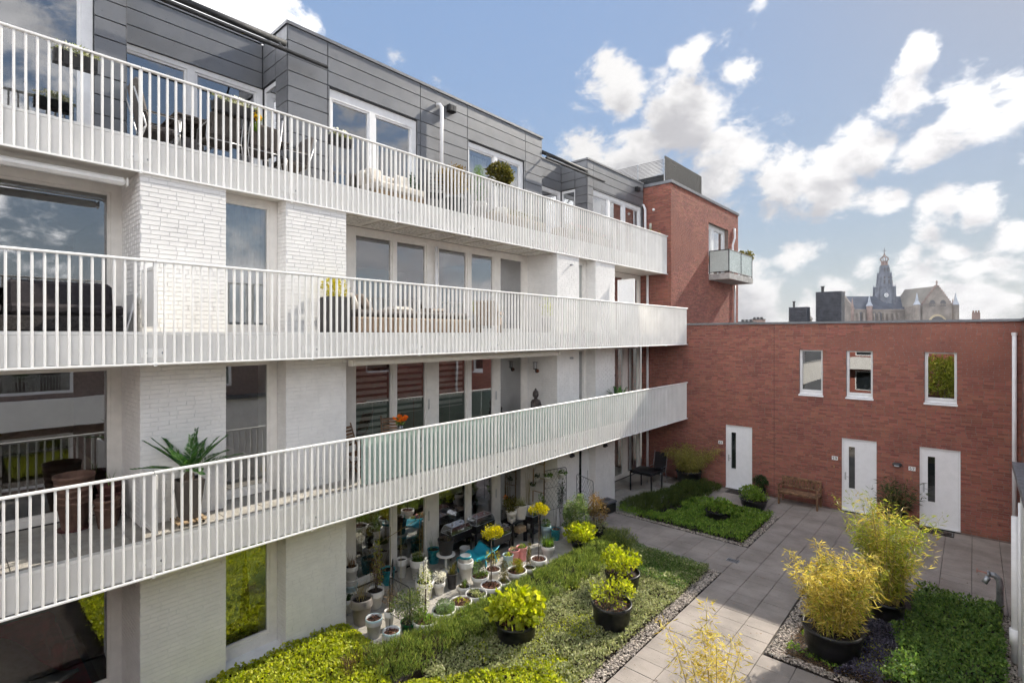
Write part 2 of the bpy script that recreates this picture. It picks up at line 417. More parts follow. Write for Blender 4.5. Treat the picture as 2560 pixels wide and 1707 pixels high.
# ---- bricks: real pieces, each a chamfered block standing proud of the joint
def brick_layout(u0, u1, z0, z1, holes, bl, bh, j, rng, wild=True):
    out = []; nz = max(1, round((z1 - z0) / (bh + j))); pz = (z1 - z0) / nz
    for r in range(nz):
        za = z0 + r * pz + j * .5; zb = z0 + (r + 1) * pz - j * .5; zm = (za + zb) / 2
        segs = [(u0, u1)]
        for (a, b, c, d) in holes:
            if c < zm < d:
                ns = []
                for (p, q) in segs:
                    if b <= p or a >= q: ns.append((p, q)); continue
                    if a > p: ns.append((p, a))
                    if b < q: ns.append((b, q))
                segs = ns
        for (p, q) in segs:
            x = p - (bl * (.5 if r % 2 else 0) + (rng.uniform(-.12, .12) * bl if wild else 0)) + j * .5
            while x < q - .012:
                L = bl
                if wild and rng.random() < .16: L = (bl - j) / 2
                a = max(x, p); b = min(x + L, q)
                if b - a > .018: out.append((a, b, za, zb))
                x += L + j
    return out
def brick_mesh(name, items, O, U, Nn, m, rng, proud=.007, ch=.0014, jit=.0006):
    # items: (u0,u1,z0,z1); O origin, U horizontal direction, Nn outward normal
    A = np.array(items, dtype=np.float64); n = len(A)
    O = np.array(O, float); U = np.array(U, float); Nn = np.array(Nn, float); Z = np.array((0, 0, 1.0))
    pr = proud + rng.uniform(-jit, jit, n); tw = np.zeros((n, 4))
    cs = [(0, 2), (1, 2), (1, 3), (0, 3)]; V = np.zeros((n, 8, 3))
    sg = [(1, 1), (-1, 1), (-1, -1), (1, -1)]
    for k, (iu, iz) in enumerate(cs):
        base = O + A[:, iu, None] * U + A[:, iz, None] * Z
        V[:, k] = base
        V[:, 4 + k] = base + ch * (sg[k][0] * U + sg[k][1] * Z) + (pr + tw[:, k])[:, None] * Nn
    hand = np.dot(np.cross(U, Z), Nn) > 0
    q = [(4, 5, 6, 7), (0, 1, 5, 4), (1, 2, 6, 5), (2, 3, 7, 6), (3, 0, 4, 7)]
    if not hand: q = [tuple(reversed(t)) for t in q]
    F = (np.array(q)[None] + (np.arange(n) * 8)[:, None, None]).reshape(-1, 4)
    return npmesh(name, V.reshape(-1, 3), F, m)
def brick_wall(parent, u0, u1, z0, z1, holes, O, U, Nn, m, singles=None, bl=.228, bh=.0575, j=.012, seed=1, proud=.007, label=None):
    """singles: function(u,z)->score; the 300 best-seen bricks become objects, the rest one mass"""
    rng = np.random.default_rng(seed); it = brick_layout(u0, u1, z0, z1, holes, bl, bh, j, rng)
    if singles:
        sc = [(singles((a + b) / 2, (c + d) / 2) if (b - a) > .15 else -1e9, i) for i, (a, b, c, d) in enumerate(it)]
        sc.sort(reverse=True); pick = set(i for s, i in sc[:singles.n] if s > -1e8)
        variants = {}
        Ov = Vector(O); Uv = Vector(U)
        for i in pick:
            a, b, c, d = it[i]; L = round(b - a, 2); key = (L, i % 3)
            if key not in variants:
                variants[key] = brick_mesh('brick', [(-L / 2, L / 2, -(d - c) / 2, (d - c) / 2)], (0, 0, 0), U, Nn, m, rng, proud)
            link('brick', variants[key], parent, Ov + Uv * ((a + b) / 2) + Vector((0, 0, (c + d) / 2)))
        it = [t for i, t in enumerate(it) if i not in pick]
    o = link('brickwork', brick_mesh('brickwork', it, O, U, Nn, m, rng, proud), parent); o['kind'] = 'stuff'
    return o
def holed_quads(mb, u0, u1, z0, z1, holes, fn):
    us = sorted({u0, u1, *[h[0] for h in holes], *[h[1] for h in holes]}); zs = sorted({z0, z1, *[h[2] for h in holes], *[h[3] for h in holes]})
    us = [u for u in us if u0 <= u <= u1]; zs = [z for z in zs if z0 <= z <= z1]
    for i in range(len(us) - 1):
        for k in range(len(zs) - 1):
            um = (us[i] + us[i + 1]) / 2; zm = (zs[k] + zs[k + 1]) / 2
            if any(h[0] < um < h[1] and h[2] < zm < h[3] for h in holes): continue
            fn(mb, us[i], us[i + 1], zs[k], zs[k + 1])

# ---- foliage: many small leaf blades
def unit(v): return v / np.maximum(np.linalg.norm(v, axis=-1, keepdims=True), 1e-9)
def leafgeo(P, A, L, Wd, rng, fold=.18, up=None):
    """P base points, A axes -> leaf blades with a crease (two triangles either side)"""
    n = len(P); A = unit(A); ref = rng.normal(size=(n, 3)) if up is None else unit(np.asarray(up) + rng.normal(size=(n, 3)) * .45)
    S = unit(np.cross(A, ref)); Nn = np.cross(S, A)
    L = np.broadcast_to(L, (n,))[:, None]; Wd = np.broadcast_to(Wd, (n,))[:, None]
    if float(np.mean(Wd)) / float(np.mean(L)) > .5:      # broad leaf: rounded outline
        a, b_ = P + A * L * .28, P + A * L * .68; lift = Nn * Wd * fold
        V = np.stack([P, a + S * Wd * .46 + lift, b_ + S * Wd * .44 + lift * 1.1, P + A * L, b_ - S * Wd * .44 + lift * 1.1, a - S * Wd * .46 + lift], 1)
        return V.reshape(-1, 3), np.arange(n * 6).reshape(n, 6)
    mid = P + A * L * .45
    V = np.stack([P, mid + S * Wd * .5 + Nn * Wd * fold, P + A * L, mid - S * Wd * .5 + Nn * Wd * fold], 1)
    F = np.arange(n * 4).reshape(n, 4)
    return V.reshape(-1, 3), F
def leafmesh(name, P, A, L, Wd, m, rng, fold=.18, up=None):
    V, F = leafgeo(np.asarray(P, float), np.asarray(A, float), L, Wd, rng, fold, up); return npmesh(name, V, F, m)
def vnoise(x, y, s, seed):
    r = np.random.default_rng(seed); G = r.random((64, 64)); x = np.asarray(x) * s; y = np.asarray(y) * s
    xi = np.floor(x).astype(int); yi = np.floor(y).astype(int); fx = x - xi; fy = y - yi; fx = fx * fx * (3 - 2 * fx); fy = fy * fy * (3 - 2 * fy)
    g = lambda a, b: G[a % 64, b % 64]
    return (g(xi, yi) * (1 - fx) + g(xi + 1, yi) * fx) * (1 - fy) + (g(xi, yi + 1) * (1 - fx) + g(xi + 1, yi + 1) * fx) * fy
def clump_points(n, c, rad, rng, k=14, spread=.34, flat=1.0):
    c = np.array(c, float); rad = np.array(rad, float)
    cc = unit(rng.normal(size=(k, 3))) * (rng.random((k, 1)) ** .45); idx = rng.integers(0, k, n)
    p = cc[idx] + rng.normal(size=(n, 3)) * spread; ln = np.linalg.norm(p, axis=1, keepdims=True)
    p = np.where(ln > 1.08, p / ln * (1.08 - .2 * rng.random((n, 1))), p)
    return c + p * rad, p
def bush(parent, c, rad, n, L, Wd, m, seed, k=14, spread=.34, upw=.35, name='foliage'):
    rng = np.random.default_rng(seed); P, q = clump_points(n, c, rad, rng, k, spread)
    A = unit(q) * .8 + rng.normal(size=(n, 3)) * .5 + np.array((0, 0, upw))
    o = link(name, leafmesh(name, P, A, L * rng.uniform(.7, 1.3, n), Wd * rng.uniform(.7, 1.25, n), m, rng), parent, (0, 0, 0), False); o['kind'] = 'stuff'; return o
def blades(parent, c, r, n, h, wd, m, seed, lean=.5, name='foliage'):
    rng = np.random.default_rng(seed); V = []; F = []; k = 0
    a = rng.random(n) * 2 * np.pi; rr = r * np.sqrt(rng.random(n))
    for i in range(n):
        x = c[0] + rr[i] * np.cos(a[i]); y = c[1] + rr[i] * np.sin(a[i]); hh = h * rng.uniform(.6, 1.15); ln = lean * rng.random() * hh; b = a[i] + rng.normal() * .8
        dx, dy = np.cos(b), np.sin(b); sx, sy = -dy * wd / 2, dx * wd / 2
        for j, t in enumerate((0, .5, 1)):
            w = (1, .85, .12)[j]; px, py = x + dx * ln * t * t, y + dy * ln * t * t; pz = c[2] + hh * t * (1 - .25 * t * ln / max(hh, .01))
            V += [(px - sx * w, py - sy * w, pz), (px + sx * w, py + sy * w, pz)]
        F += [(k, k + 1, k + 3, k + 2), (k + 2, k + 3, k + 5, k + 4)]; k += 6
    o = link(name, npmesh(name, V, F, m), parent, (0, 0, 0), False); o['kind'] = 'stuff'; return o
# ================================================================ the setting
L = 19.58
XB, XT = -8.30, -9.11          # railing planes: two lower balconies, top balcony
XP, XW, XS = -9.15, -10.30, -9.50   # pier face, loggia windows, narrow windows
XA, XR = -10.20, -11.35        # penthouse front and recess
ROOF = 11.86
F1, F2, F3 = 2.83, 5.68, 8.56
m = MB(); m.quad((-950, -950, -.30), (950, -950, -.30), (950, 950, -.30), (-950, 950, -.30))
struct('ground', m, mat('far_ground', (.09, .09, .085), .95, .1, .02))
m = MB(); m.box(-10.25, 1.0, -9, L - .03, -.25, -.045); struct('courtyard_base', m, SAND)
# paving: every slab its own piece
pav = bpy.data.objects.new('paving', None); COL.objects.link(pav); pav['kind'] = 'structure'
PX, PY = .5553, .385
def in_bed(x, y):
    if x < -4.46 and y < 12.46: return True
    if -8.9 < x < -4.57 and 14.5 < y < 17.45: return True
    if -8.4 < x < -7.0 and 17.4 < y: return True
    if x > -2.80 and 9.80 < y < 14.6: return True
    return False
pm = [None] * 3
for k in range(3):
    q = MB(); q.bbox(-PX / 2 + .004, PX / 2 - .004, -PY / 2 + .003, PY / 2 - .003, -.05, 0, .004); pm[k] = q.mesh('paver', PAVER)
prn = random.Random(3); npv = 0; restm = MB()
xs = [-4.4675 + PX * (i - 8) for i in range(0, 19)]
cells = []
for i, x in enumerate(xs):
    for jn in range(-8, 51):
        y = 9.026 + PY * (jn - 22); cx, cy = x + PX / 2, y + PY / 2
        if cy > L - .12 or cx > .96 or cy < -6 or cx < -8.9: continue
        if in_bed(cx, cy): continue
        vis = cy > 6.6 and cx > -9.2
        cells.append((not vis, (cx * cx + cy * cy), cx, cy))
cells.sort()
for nv, d2, cx, cy in cells:
    z = prn.uniform(-.0025, .0025)
    if npv < 300 and not nv:
        link('paver', pm[npv % 3], pav, (cx, cy, z)); npv += 1
    else: restm.bbox(cx - PX / 2 + .004, cx + PX / 2 - .004, cy - PY / 2 + .003, cy + PY / 2 - .003, -.05, z, .004)
ro = link('paver_field', restm.mesh('paver_field', PAVER), pav); ro['kind'] = 'stuff'
# terrace tiles under the potted garden and on the far patio
ter = bpy.data.objects.new('terrace_floor', None); COL.objects.link(ter); ter['kind'] = 'structure'
tq = MB(); tq.bbox(-.296, .296, -.296, .296, -.05, 0, .005); tqm = tq.mesh('tile', DECKTILE)
for i in range(4):
    for k in range(14): link('tile', tqm, ter, (-9.97 + i * .6, 5.66 + k * .6, prn.uniform(-.002, .002)))
pat = bpy.data.objects.new('patio_floor', None); COL.objects.link(pat); pat['kind'] = 'structure'
for i in range(4):
    for k in range(8): link('tile', tqm, pat, (-9.97 + i * .6, 14.95 + k * .6, prn.uniform(-.002, .002)))
m = MB(); m.box(-9.13, -4.5, -9, 12.44, -.2, -.02); m.box(-8.0, -4.62, 14.47, 17.42, -.2, -.015); m.box(-8.0, -7.02, 17.42, 19.5, -.2, -.015); m.box(-2.75, .94, 9.83, 14.6, -.2, -.015)
struct('bed_soil', m, SOIL)
dr = thing('floor_drain', 'small grey metal drain grate set flush in the path pavers', 'drain', (-4.5, 13.34, 0))
m = MB(); m.box(-.14, .14, -.1, .1, 0, .008); lpart('drain_frame', m, GALV, dr)
for k in range(9):
    m = MB(); m.box(-.12 + k * .028, -.108 + k * .028, -.085, .085, .0085, .013); lpart('slat', m, DGREY, dr)

# ================================================================ white apartment building
AB = thing('apartment_building', 'white painted brick apartment block with grey clad penthouse floor and long balconies', 'building', (-10, 8, 0))
m = MB()
for z0, z1, xf in ((-.2, .0, XW - .06), (2.5, F1 - .01, XW - .06), (5.33, F2 - .01, XW - .06), (8.15, F3 - .01, XA - .06), (11.3, 11.72, XR - .2)):
    m.box(-17, xf, -4.5, L - .05, z0, z1)
m.box(XR - .3, XA - .1, -4.5, 2.0, 11.3, 11.72); m.box(XR - .3, XA - .1, 4.75, 12.77, 11.3, 11.72); m.box(XR - .3, XA - .1, 15.48, L - .05, 11.3, 11.72)
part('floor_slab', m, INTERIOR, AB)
m = MB(); m.box(-17.3, -17, -4.5, L - .05, -.2, 11.72); m.box(-17, XW - .06, -4.8, -4.5, -.2, 11.72)
for y in (2.4, 5.0, 12.7, 15.0): m.box(-17, -10.6 if y != 2.4 else -10.6, y - .06, y + .06, 0, 8.15)
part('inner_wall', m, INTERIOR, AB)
m = MB()
for z in (0, F1, F2, F3): m.box(-16.9, XW - .1, -4.4, L - .15, z - .005, z + .012)
part('room_floor', m, INT_FLOOR, AB)
# piers with real bricks
class Near:
    def __init__(s, n, f): s.n = n; s.f = f
    def __call__(s, u, z): return s.f(u, z)
PIERS = [(-2.9, -1.75, False), (2.015, 3.185, True), (4.179, 5.363, True), (12.237, 13.364, True), (14.308, 15.51, True)]
for i, (a, b, vis) in enumerate(PIERS):
    mb = MB()
    for z0, z1 in ((-.1, 2.40), (2.60, 5.28), (5.45, 8.09)): mb.box(XP - 1.2, XP - .004, a + .004, b - .004, z0, z1)
    pr = part('pier', mb, WHITE_JOINT, AB)
    if not vis: continue
    bits = []
    for lv, (z0, z1) in enumerate(((0, 2.40), (F1 + .02, 5.26), (F2 + .02, 8.07))):
        best = (lv == 2 and i == 1)
        sg = Near(200, lambda u, z: z - abs(u - 2.6) * .01) if best else (Near(60, lambda u, z: z) if lv == 2 and i == 2 else (Near(40, lambda u, z: z) if lv == 1 and i == 1 else None))
        brick_wall(pr, a, b, z0, z1, [], (XP, 0, 0), (0, 1, 0), (1, 0, 0), WHITE_BRICK, sg, bl=.228, bh=.058, j=.0115, seed=10 * i + lv, proud=.0045)
        deep = 1.10 if i in (1, 3) else .34
        brick_wall(pr, 0, deep, z0, z1, [], (XP - deep, a, 0), (1, 0, 0), (0, -1, 0), WHITE_BRICK, None, bl=.228, bh=.058, j=.0115, seed=50 + 10 * i + lv, proud=.0045)
# windows ------------------------------------------------------------------
def window(parent, X, y0, y1, z0, z1, panes, fm=FRAME, fw=.06, dep=.09, glass=GLASS, sashes=None, name='window'):
    """frame mesh with each pane a child; panes = [(y0,y1,z0,z1)...]"""
    mb = MB(); holed_quads(mb, y0, y1, z0, z1, panes, lambda q, a, b, c, d: q.box(X - dep, X, a, b, c, d))
    w = part(name, mb, fm, parent)
    for (a, b, c, d) in panes:
        s = MB(); t = .045
        if b - a > .25:
            s2 = MB(); holed_quads(s2, a, b, c, d, [(a + t, b - t, c + t, d - t)], lambda q, p, r, u, v: q.box(X - dep + .01, X - .022, p + .001, r - .001, u + .001, v - .001)); link('sash', s2.mesh('sash', fm), w)
        else: t = .005
        xg = X - dep * .62; s.quad((xg, a + t - .006, c + t - .006), (xg, b - t + .006, c + t - .006), (xg, b - t + .006, d - t + .006), (xg, a + t - .006, d - t + .006)); link('pane', s.mesh('pane', glass), w)
    return w
LEV = ((0.0, 2.40), (F1, 5.28), (F2, 8.08))
for lv, (z0, z1) in enumerate(LEV):
    zb, zt = z0 + .12, z1 - .14
    window(AB, XW, -1.75, 2.09, z0 + .02, z1, [(-1.6, .02, zb, zt), (.10, 1.88, zb, zt)] if lv == 3 else [(-1.6, 1.88, zb, zt)])
    g2 = (zb if lv else .28)
    window(AB, XS, 3.19, 4.175, z0 + .02, z1, [(3.21, 4.05, g2, zt + .03)])
    ys = [(6.25, 7.26), (7.36, 8.29), (8.66, 9.70), (9.83, 10.75), (11.0, 12.03)]
    window(AB, XW, 5.30, 12.24, z0 + .02, z1, [(a, b, zb, zt) for a, b in ys])
    if lv: window(AB, XS, 13.37, 14.30, z0 + .02, z1, [(13.40, 14.16, zb, zt + .02)])
    window(AB, XW, 15.50, L - .06, z0 + .02, z1, [(15.62, 16.75, zb, zt), (16.9, 18.17, zb, zt), (18.46, 19.36, zb, zt)])
    # door handles of the sliding doors
    for y in (8.33, 10.80):
        h = MB(); h.bbox(XW + .001, XW + .03, y, y + .03, z0 + .95, z0 + 1.2, .006); part('door_handle', h, ALU, AB)
# white sill of the narrow ground floor window and head boards
m = MB(); m.box(XS - .02, XP - .03, 3.2, 4.17, .05, .10); part('sill', m, FRAME_W, AB)
# curtains and blinds behind the glass
def curtain(y0, y1, z0, z1, X, mt, amp=.03, per=.11):
    n = int((y1 - y0) / per * 6); V = []; F = []
    for k in range(n + 1):
        y = y0 + (y1 - y0) * k / n; x = X + amp * math.sin(2 * math.pi * (y - y0) / per) + amp * .4 * math.sin(5 * y)
        V += [(x, y, z0), (x, y, z1)]
    F = [(2 * k, 2 * k + 2, 2 * k + 3, 2 * k + 1) for k in range(n)]
    o = link('curtain', npmesh('curtain', V, F, mt, True), AB); return o
curtain(3.25, 4.02, F2 + .1, 7.95, XS - .22, CURTAIN); curtain(18.5, 19.3, F2 + .1, 7.95, XW - .25, BLIND)
curtain(16.0, 18.1, F1 + .1, 5.1, XW - .25, BLIND); curtain(18.5, 19.3, F1 + .1, 5.1, XW - .25, BLIND)
curtain(16.0, 18.1, .1, 2.25, XW - .25, BLIND); curtain(18.5, 19.3, .1, 2.25, XW - .25, BLIND)
curtain(-1.4, -.4, F1 + .1, 5.1, XW - .3, CURTAIN); curtain(.1, .5, F1 + .1, 5.1, XW - .3, CURTAIN)
for (a, b), z0, z1 in (((6.30, 7.2), 3.0, 5.12), ((7.4, 8.25), 3.75, 5.12), ((8.7, 9.65), 3.75, 5.12)):
    m = MB(); z = z1
    while z > z0: m.box(XW - .16, XW - .155, a, b, max(z - .085, z0), z); z -= .15
    part('blind', m, BLIND, AB)
for (a, b), z0 in (((8.7, 9.65), 1.35), ((9.87, 10.7), 1.55)):
    m = MB(); m.box(XW - .16, XW - .155, a, b, z0, 2.25); part('blind', m, BLIND, AB)
m = MB(); m.box(XS - .10, XS - .096, 13.42, 14.13, 6.45, 7.97); part('blind', m, mat('green_blind', (.42, .50, .45), .9), AB)
# openwork panel behind the first ground floor window
SCREENM = mat('white_lattice', (.55, .57, .52), .7)
sc_ = MB(); r5 = random.Random(5)
for k in range(230):
    y = r5.uniform(6.3, 6.95); z = r5.uniform(.35, 2.2); a = r5.uniform(0, 6.28); l = r5.uniform(.05, .16)
    sc_.box(0, 0, 0, 0, 0, 0) if False else sc_.tube([(XW - .12, y, z), (XW - .12 + .004, y + l * math.cos(a) * .6, z + l * math.sin(a) * .6), (XW - .12, y + l * math.cos(a + .5), z + l * math.sin(a + .5))], .006, 4)
part('window_screen', sc_, SCREENM, AB)
# film with a cut-out tree on the narrow ground floor window
FILM = mat('window_film', (.33, .40, .30), .6, .08, 2)
m = MB(); xf = XS - .075
m.add([(xf, 3.26, .62), (xf, 3.55, .72), (xf, 3.645, 1.95), (xf, 3.26, 1.95)], [(0, 1, 2, 3)])
m.add([(xf, 3.73, .80), (xf, 4.0, .93), (xf, 3.99, 1.95), (xf, 3.655, 1.95)], [(0, 1, 2, 3)]); m.add([(xf, 3.26, 1.96), (xf, 3.99, 1.96), (xf, 3.93, 2.2), (xf, 3.26, 2.2)], [(0, 1, 2, 3)])
part('window_film', m, FILM, AB)
# penthouse cladding -------------------------------------------------------
def panels(pt, y0, y1, seams, rows, holes, O, U, Nn):
    """individual sheet panels with open joints; U horizontal axis, Nn outwards"""
    U = Vector(U); Nn = Vector(Nn); O = Vector(O); us = [y0] + [s for s in seams if y0 < s < y1] + [y1]
    for i in range(len(us) - 1):
        for k in range(len(rows) - 1):
            a, b, c, d = us[i] + .006, us[i + 1] - .006, rows[k] + .006, rows[k + 1] - .006
            cuts = [(a, b, c, d)]
            for h in holes:
                nc = []
                for (p, q, r, s) in cuts:
                    if h[0] >= q or h[1] <= p or h[2] >= s or h[3] <= r: nc.append((p, q, r, s)); continue
                    if h[0] > p: nc.append((p, h[0], r, s))
                    if h[1] < q: nc.append((h[1], q, r, s))
                    if h[2] > r: nc.append((max(p, h[0]), min(q, h[1]), r, h[2]))
                    if h[3] < s: nc.append((max(p, h[0]), min(q, h[1]), h[3], s))
                cuts = nc
            for (p, q, r, s) in cuts:
                if q - p < .03 or s - r < .03: continue
                mb = MB(); A = O + U * p; B = O + U * q; e = .004
                t = Nn * .02
                vs = [A + Vector((0, 0, r)), B + Vector((0, 0, r)), B + Vector((0, 0, s)), A + Vector((0, 0, s))]
                fr = [A + U * e + Vector((0, 0, r + e)) + t, B - U * e + Vector((0, 0, r + e)) + t, B - U * e + Vector((0, 0, s - e)) + t, A + U * e + Vector((0, 0, s - e)) + t]
                mb.add([tuple(v) for v in vs + fr], [(4, 5, 6, 7), (0, 1, 5, 4), (1, 2, 6, 5), (2, 3, 7, 6), (3, 0, 4, 7)])
                if U.cross(Vector((0, 0, 1))).dot(Nn) < 0: mb.f = [tuple(reversed(f)) for f in mb.f]
                part('panel', mb, CLAD, pt)
ROWS = [8.56] + [round(ROOF - .305 * k, 3) for k in range(10, -1, -1)]
ph = MB()
HB = [(5.59, 7.91, 8.5, 10.92), (9.63, 11.96, 8.5, 10.92)]; HA = [(-3.5, 1.64, 8.5, 11.2)]; HC = [(15.80, 19.44, 8.5, 10.90)]
for (y0, y1, hh) in ((-4.5, 2.065, HA), (4.69, 12.83, HB), (15.417, L, HC)):
    holed_quads(ph, y0, y1, 8.56, ROOF, hh, lambda q, a, b, c, d: q.box(XA - .12, XA - .012, a, b, c, d))
for (y0, y1) in ((2.065, 4.69), (12.83, 15.417)):
    ph.box(XR - .12, XR - .012, y0 - .3, y1 + .3, 10.92, ROOF)
HS = [(XR + .02, XR + .62, 8.5, 10.92)]
for yq in (4.69, 15.417): holed_quads(ph, XR - .1, XA - .13, 8.56, ROOF, HS, lambda q, a, b, c, d: q.box(a, b, yq + .012, yq + .10, c, d))
for yq in (2.065, 12.83): ph.box(XR - .1, XA - .13, yq - .1, yq - .012, 8.56, ROOF)
pw = part('penthouse_wall', ph, CLAD_D, AB)
panels(pw, -4.5, 2.065, [1.645], ROWS, HA, (XA - .012, 0, 0), (0, 1, 0), (1, 0, 0))
panels(pw, 4.69, 12.83, [5.546, 8.0, 9.594, 12.013], ROWS, HB, (XA - .012, 0, 0), (0, 1, 0), (1, 0, 0))
panels(pw, 15.417, L - .02, [15.785], ROWS, HC, (XA - .012, 0, 0), (0, 1, 0), (1, 0, 0))
for (y0, y1) in ((2.09, 4.67), (12.85, 15.4)): panels(pw, y0, y1, [], [10.92, 11.25, 11.555, ROOF], [], (XR - .012, 0, 0), (0, 1, 0), (1, 0, 0))
for yq in (4.69, 15.417): panels(pw, XR, XA - .012, [XR + .62], ROWS, HS, (0, yq + .012, 0), (1, 0, 0), (0, -1, 0))
for yq in (2.065, 12.83): panels(pw, XR, XA - .012, [], ROWS, [], (0, yq - .012, 0), (1, 0, 0), (0, 1, 0))
m = MB()   # roof edge trim
e = .035
for (y0, y1, x) in ((-4.5, 2.065 + e, XA), (4.69 - e, 12.83 + e, XA), (15.417 - e, L - .02, XA)): m.box(x - .35, x + e, y0, y1, ROOF + .002, ROOF + .065)
for (y0, y1) in ((2.065 + e, 4.69 - e), (12.83 + e, 15.417 - e)): m.box(XR - .25, XR + e, y0, y1, ROOF + .002, ROOF + .065)
for y, s in ((2.065, 1), (4.69, -1), (12.83, 1), (15.417, -1)): m.box(XR + e, XA - .35, y - .25 if s > 0 else y - e, y + e if s > 0 else y + .25, ROOF + .002, ROOF + .065)
part('roof_trim', m, COPING, AB)
window(AB, XA - .04, -3.5, 1.64, F3, 11.2, [(-3.4, -1.0, 8.75, 11.1), (-.9, 1.50, 8.75, 11.1)], FRAME_W)
window(AB, XA - .05, 5.59, 7.91, F3, 10.92, [(5.66, 6.60, 8.7, 10.72), (6.74, 7.78, 8.7, 10.72)], FRAME_W)
window(AB, XA - .05, 9.63, 11.96, F3, 10.92, [(9.69, 10.70, 8.7, 10.78), (10.82, 11.84, 8.7, 10.78)], FRAME_W)
window(AB, XA - .05, 15.80, 19.44, F3, 10.90, [(15.86, 16.86, 8.7, 10.75), (17.02, 17.98, 8.7, 10.75), (18.18, 19.30, 8.7, 10.75)], FRAME_W)
for y0, y1 in ((2.065, 4.69), (12.83, 15.417)):
    window(AB, XR - .03, y0, y1, F3, 10.92, [(y0 + .08, y0 + 1.2, 8.72, 10.82), (y0 + 1.34, y1 - .12, 8.72, 10.82)], FRAME_W)
def sidewin(yq):
    mb = MB(); X0, X1 = XR + .02, XR + .62
    holed_quads(mb, X0, X1, F3, 10.92, [(X0 + .06, X1 - .05, 8.7, 10.83)], lambda q, a, b, c, d: q.box(a, b, yq + .02, yq + .09, c, d)); w = part('window', mb, FRAME_W, AB)
    s = MB(); s.box(X0 + .055, X1 - .045, yq + .045, yq + .06, 8.695, 10.835); link('pane', s.mesh('pane', GLASS), w)
sidewin(4.69); sidewin(15.417)
curtain(9.75, 10.65, 8.65, 10.7, XA - .35, CURTAIN); curtain(17.05, 19.25, 8.65, 10.7, XA - .35, mat('green_grey_curtain', (.30, .36, .34), .9))
curtain(15.9, 16.8, 8.65, 10.7, XA - .35, CURTAIN)
# roof vents on the cladding
for y in (8.957, 18.95):
    m = MB(); m.bbox(XA + .01, XA + .15, y - .12, y + .12, 11.44, 11.62, .012); v = part('vent_box', m, BLACK, AB)
    m = MB(); m.box(XA + .151, XA + .156, y - .085, y - .01, 11.465, 11.595); m.box(XA + .151, XA + .156, y + .01, y + .085, 11.465, 11.595); part('vent_opening', m, CLAD_D, v)
# downpipes
m = MB(); m.tube([(XA + .02, 8.50, 11.50), (XA + .10, 8.55, 11.50), (XA + .13, 8.58, 11.44), (XA + .13, 8.58, 8.57)], .045, 12); part('downpipe', m, PIPE_W, AB, True)
m = MB(); m.tube([(XW + .1, 8.52, 7.9), (XW + .1, 8.52, F2 + .02)], .045, 12); part('downpipe', m, PIPE_W, AB, True)
m = MB(); m.tube([(XA + .02, 19.42, 10.98), (XA + .07, 19.44, 10.98), (XA + .14, 19.47, 10.8), (XA + .14, 19.47, 8.57)], .05, 12); part('downpipe', m, PIPE_W, AB, True)
for z0, z1 in ((0, 2.42), (F1, 5.3), (F2, 8.1)):
    m = MB(); m.tube([(-9.96, 19.47, z0), (-9.96, 19.47, z1)], .05, 12); part('downpipe', m, PIPE_W, AB, True)
# entrance door on the ground floor between the last piers
m = MB(); m.box(XS - .08, XS + .1, 13.368, 14.304, .02, 2.40); dd = part('door', m, FRAME_W, AB)
m = MB(); m.box(XS + .1, XS + .104, 13.72, 13.86, .35, 2.15); link('pane', m.mesh('pane', mat('dark_glass', (.02, .025, .03), .08)), dd)
m = MB(); m.tube([(XS + .14, 14.16, .8), (XS + .14, 14.16, 1.25)], .012, 8); link('handle', m.mesh('handle', ALU), dd)
# wall lamps on the ground floor piers
for y in (12.95, 14.85):
    mb = MB(); mb.lathe([(.0, .075), (.06, .07), (.10, .045), (.115, .0)], (0, 0, 0), 20)
    mb.v = [(XP + .01 + v[2], y + v[0], 1.98 + v[1] * .62) for v in mb.v]; wl = part('wall_lamp', mb, BLACK, AB, True)
    mb = MB(); mb.bbox(XP + .09, XP + .094, y - .06, y + .06, 1.945, 1.985, .001); link('lens', mb.mesh('lens', DGREY), wl)
for y, z in ((12.9, 7.78), (12.9, 4.95)):
    mb = MB(); mb.tube([(XP + .008, y, z), (XP + .1, y, z)], .03, 10); part('lamp_socket', mb, GALV, AB, True)
mb = MB(); mb.tube([(-9.86, 12.20, 4.56), (-9.86, 12.14, 4.56)], .055, 14); wl = part('wall_lantern', mb, mat('copper', (.22, .09, .05), .5, metallic=.5), AB, True)
mb = MB(); mb.tube([(-9.86, 12.12, 4.52), (-9.86, 12.10, 4.60), (-9.86, 12.08, 4.62)], .02, 8); mb.tube([(-9.86, 12.08, 4.62), (-9.86, 12.08, 4.64)], .06, 14); mb.tube([(-9.86, 12.08, 4.82), (-9.86, 12.08, 4.83)], .085, 14)
for k in range(3): a = k * 2.1; mb.tube([(-9.86 + .055 * math.cos(a), 12.08 + .055 * math.sin(a), 4.63), (-9.86 + .055 * math.cos(a), 12.08 + .055 * math.sin(a), 4.825)], .006, 5)
link('cage', mb.mesh('cage', BLACKM), wl)
mb = MB(); mb.tube([(-9.86, 12.08, 4.645), (-9.86, 12.08, 4.815)], .038, 12); link('lamp_glass', mb.mesh('lamp_glass', CURTAIN), wl)

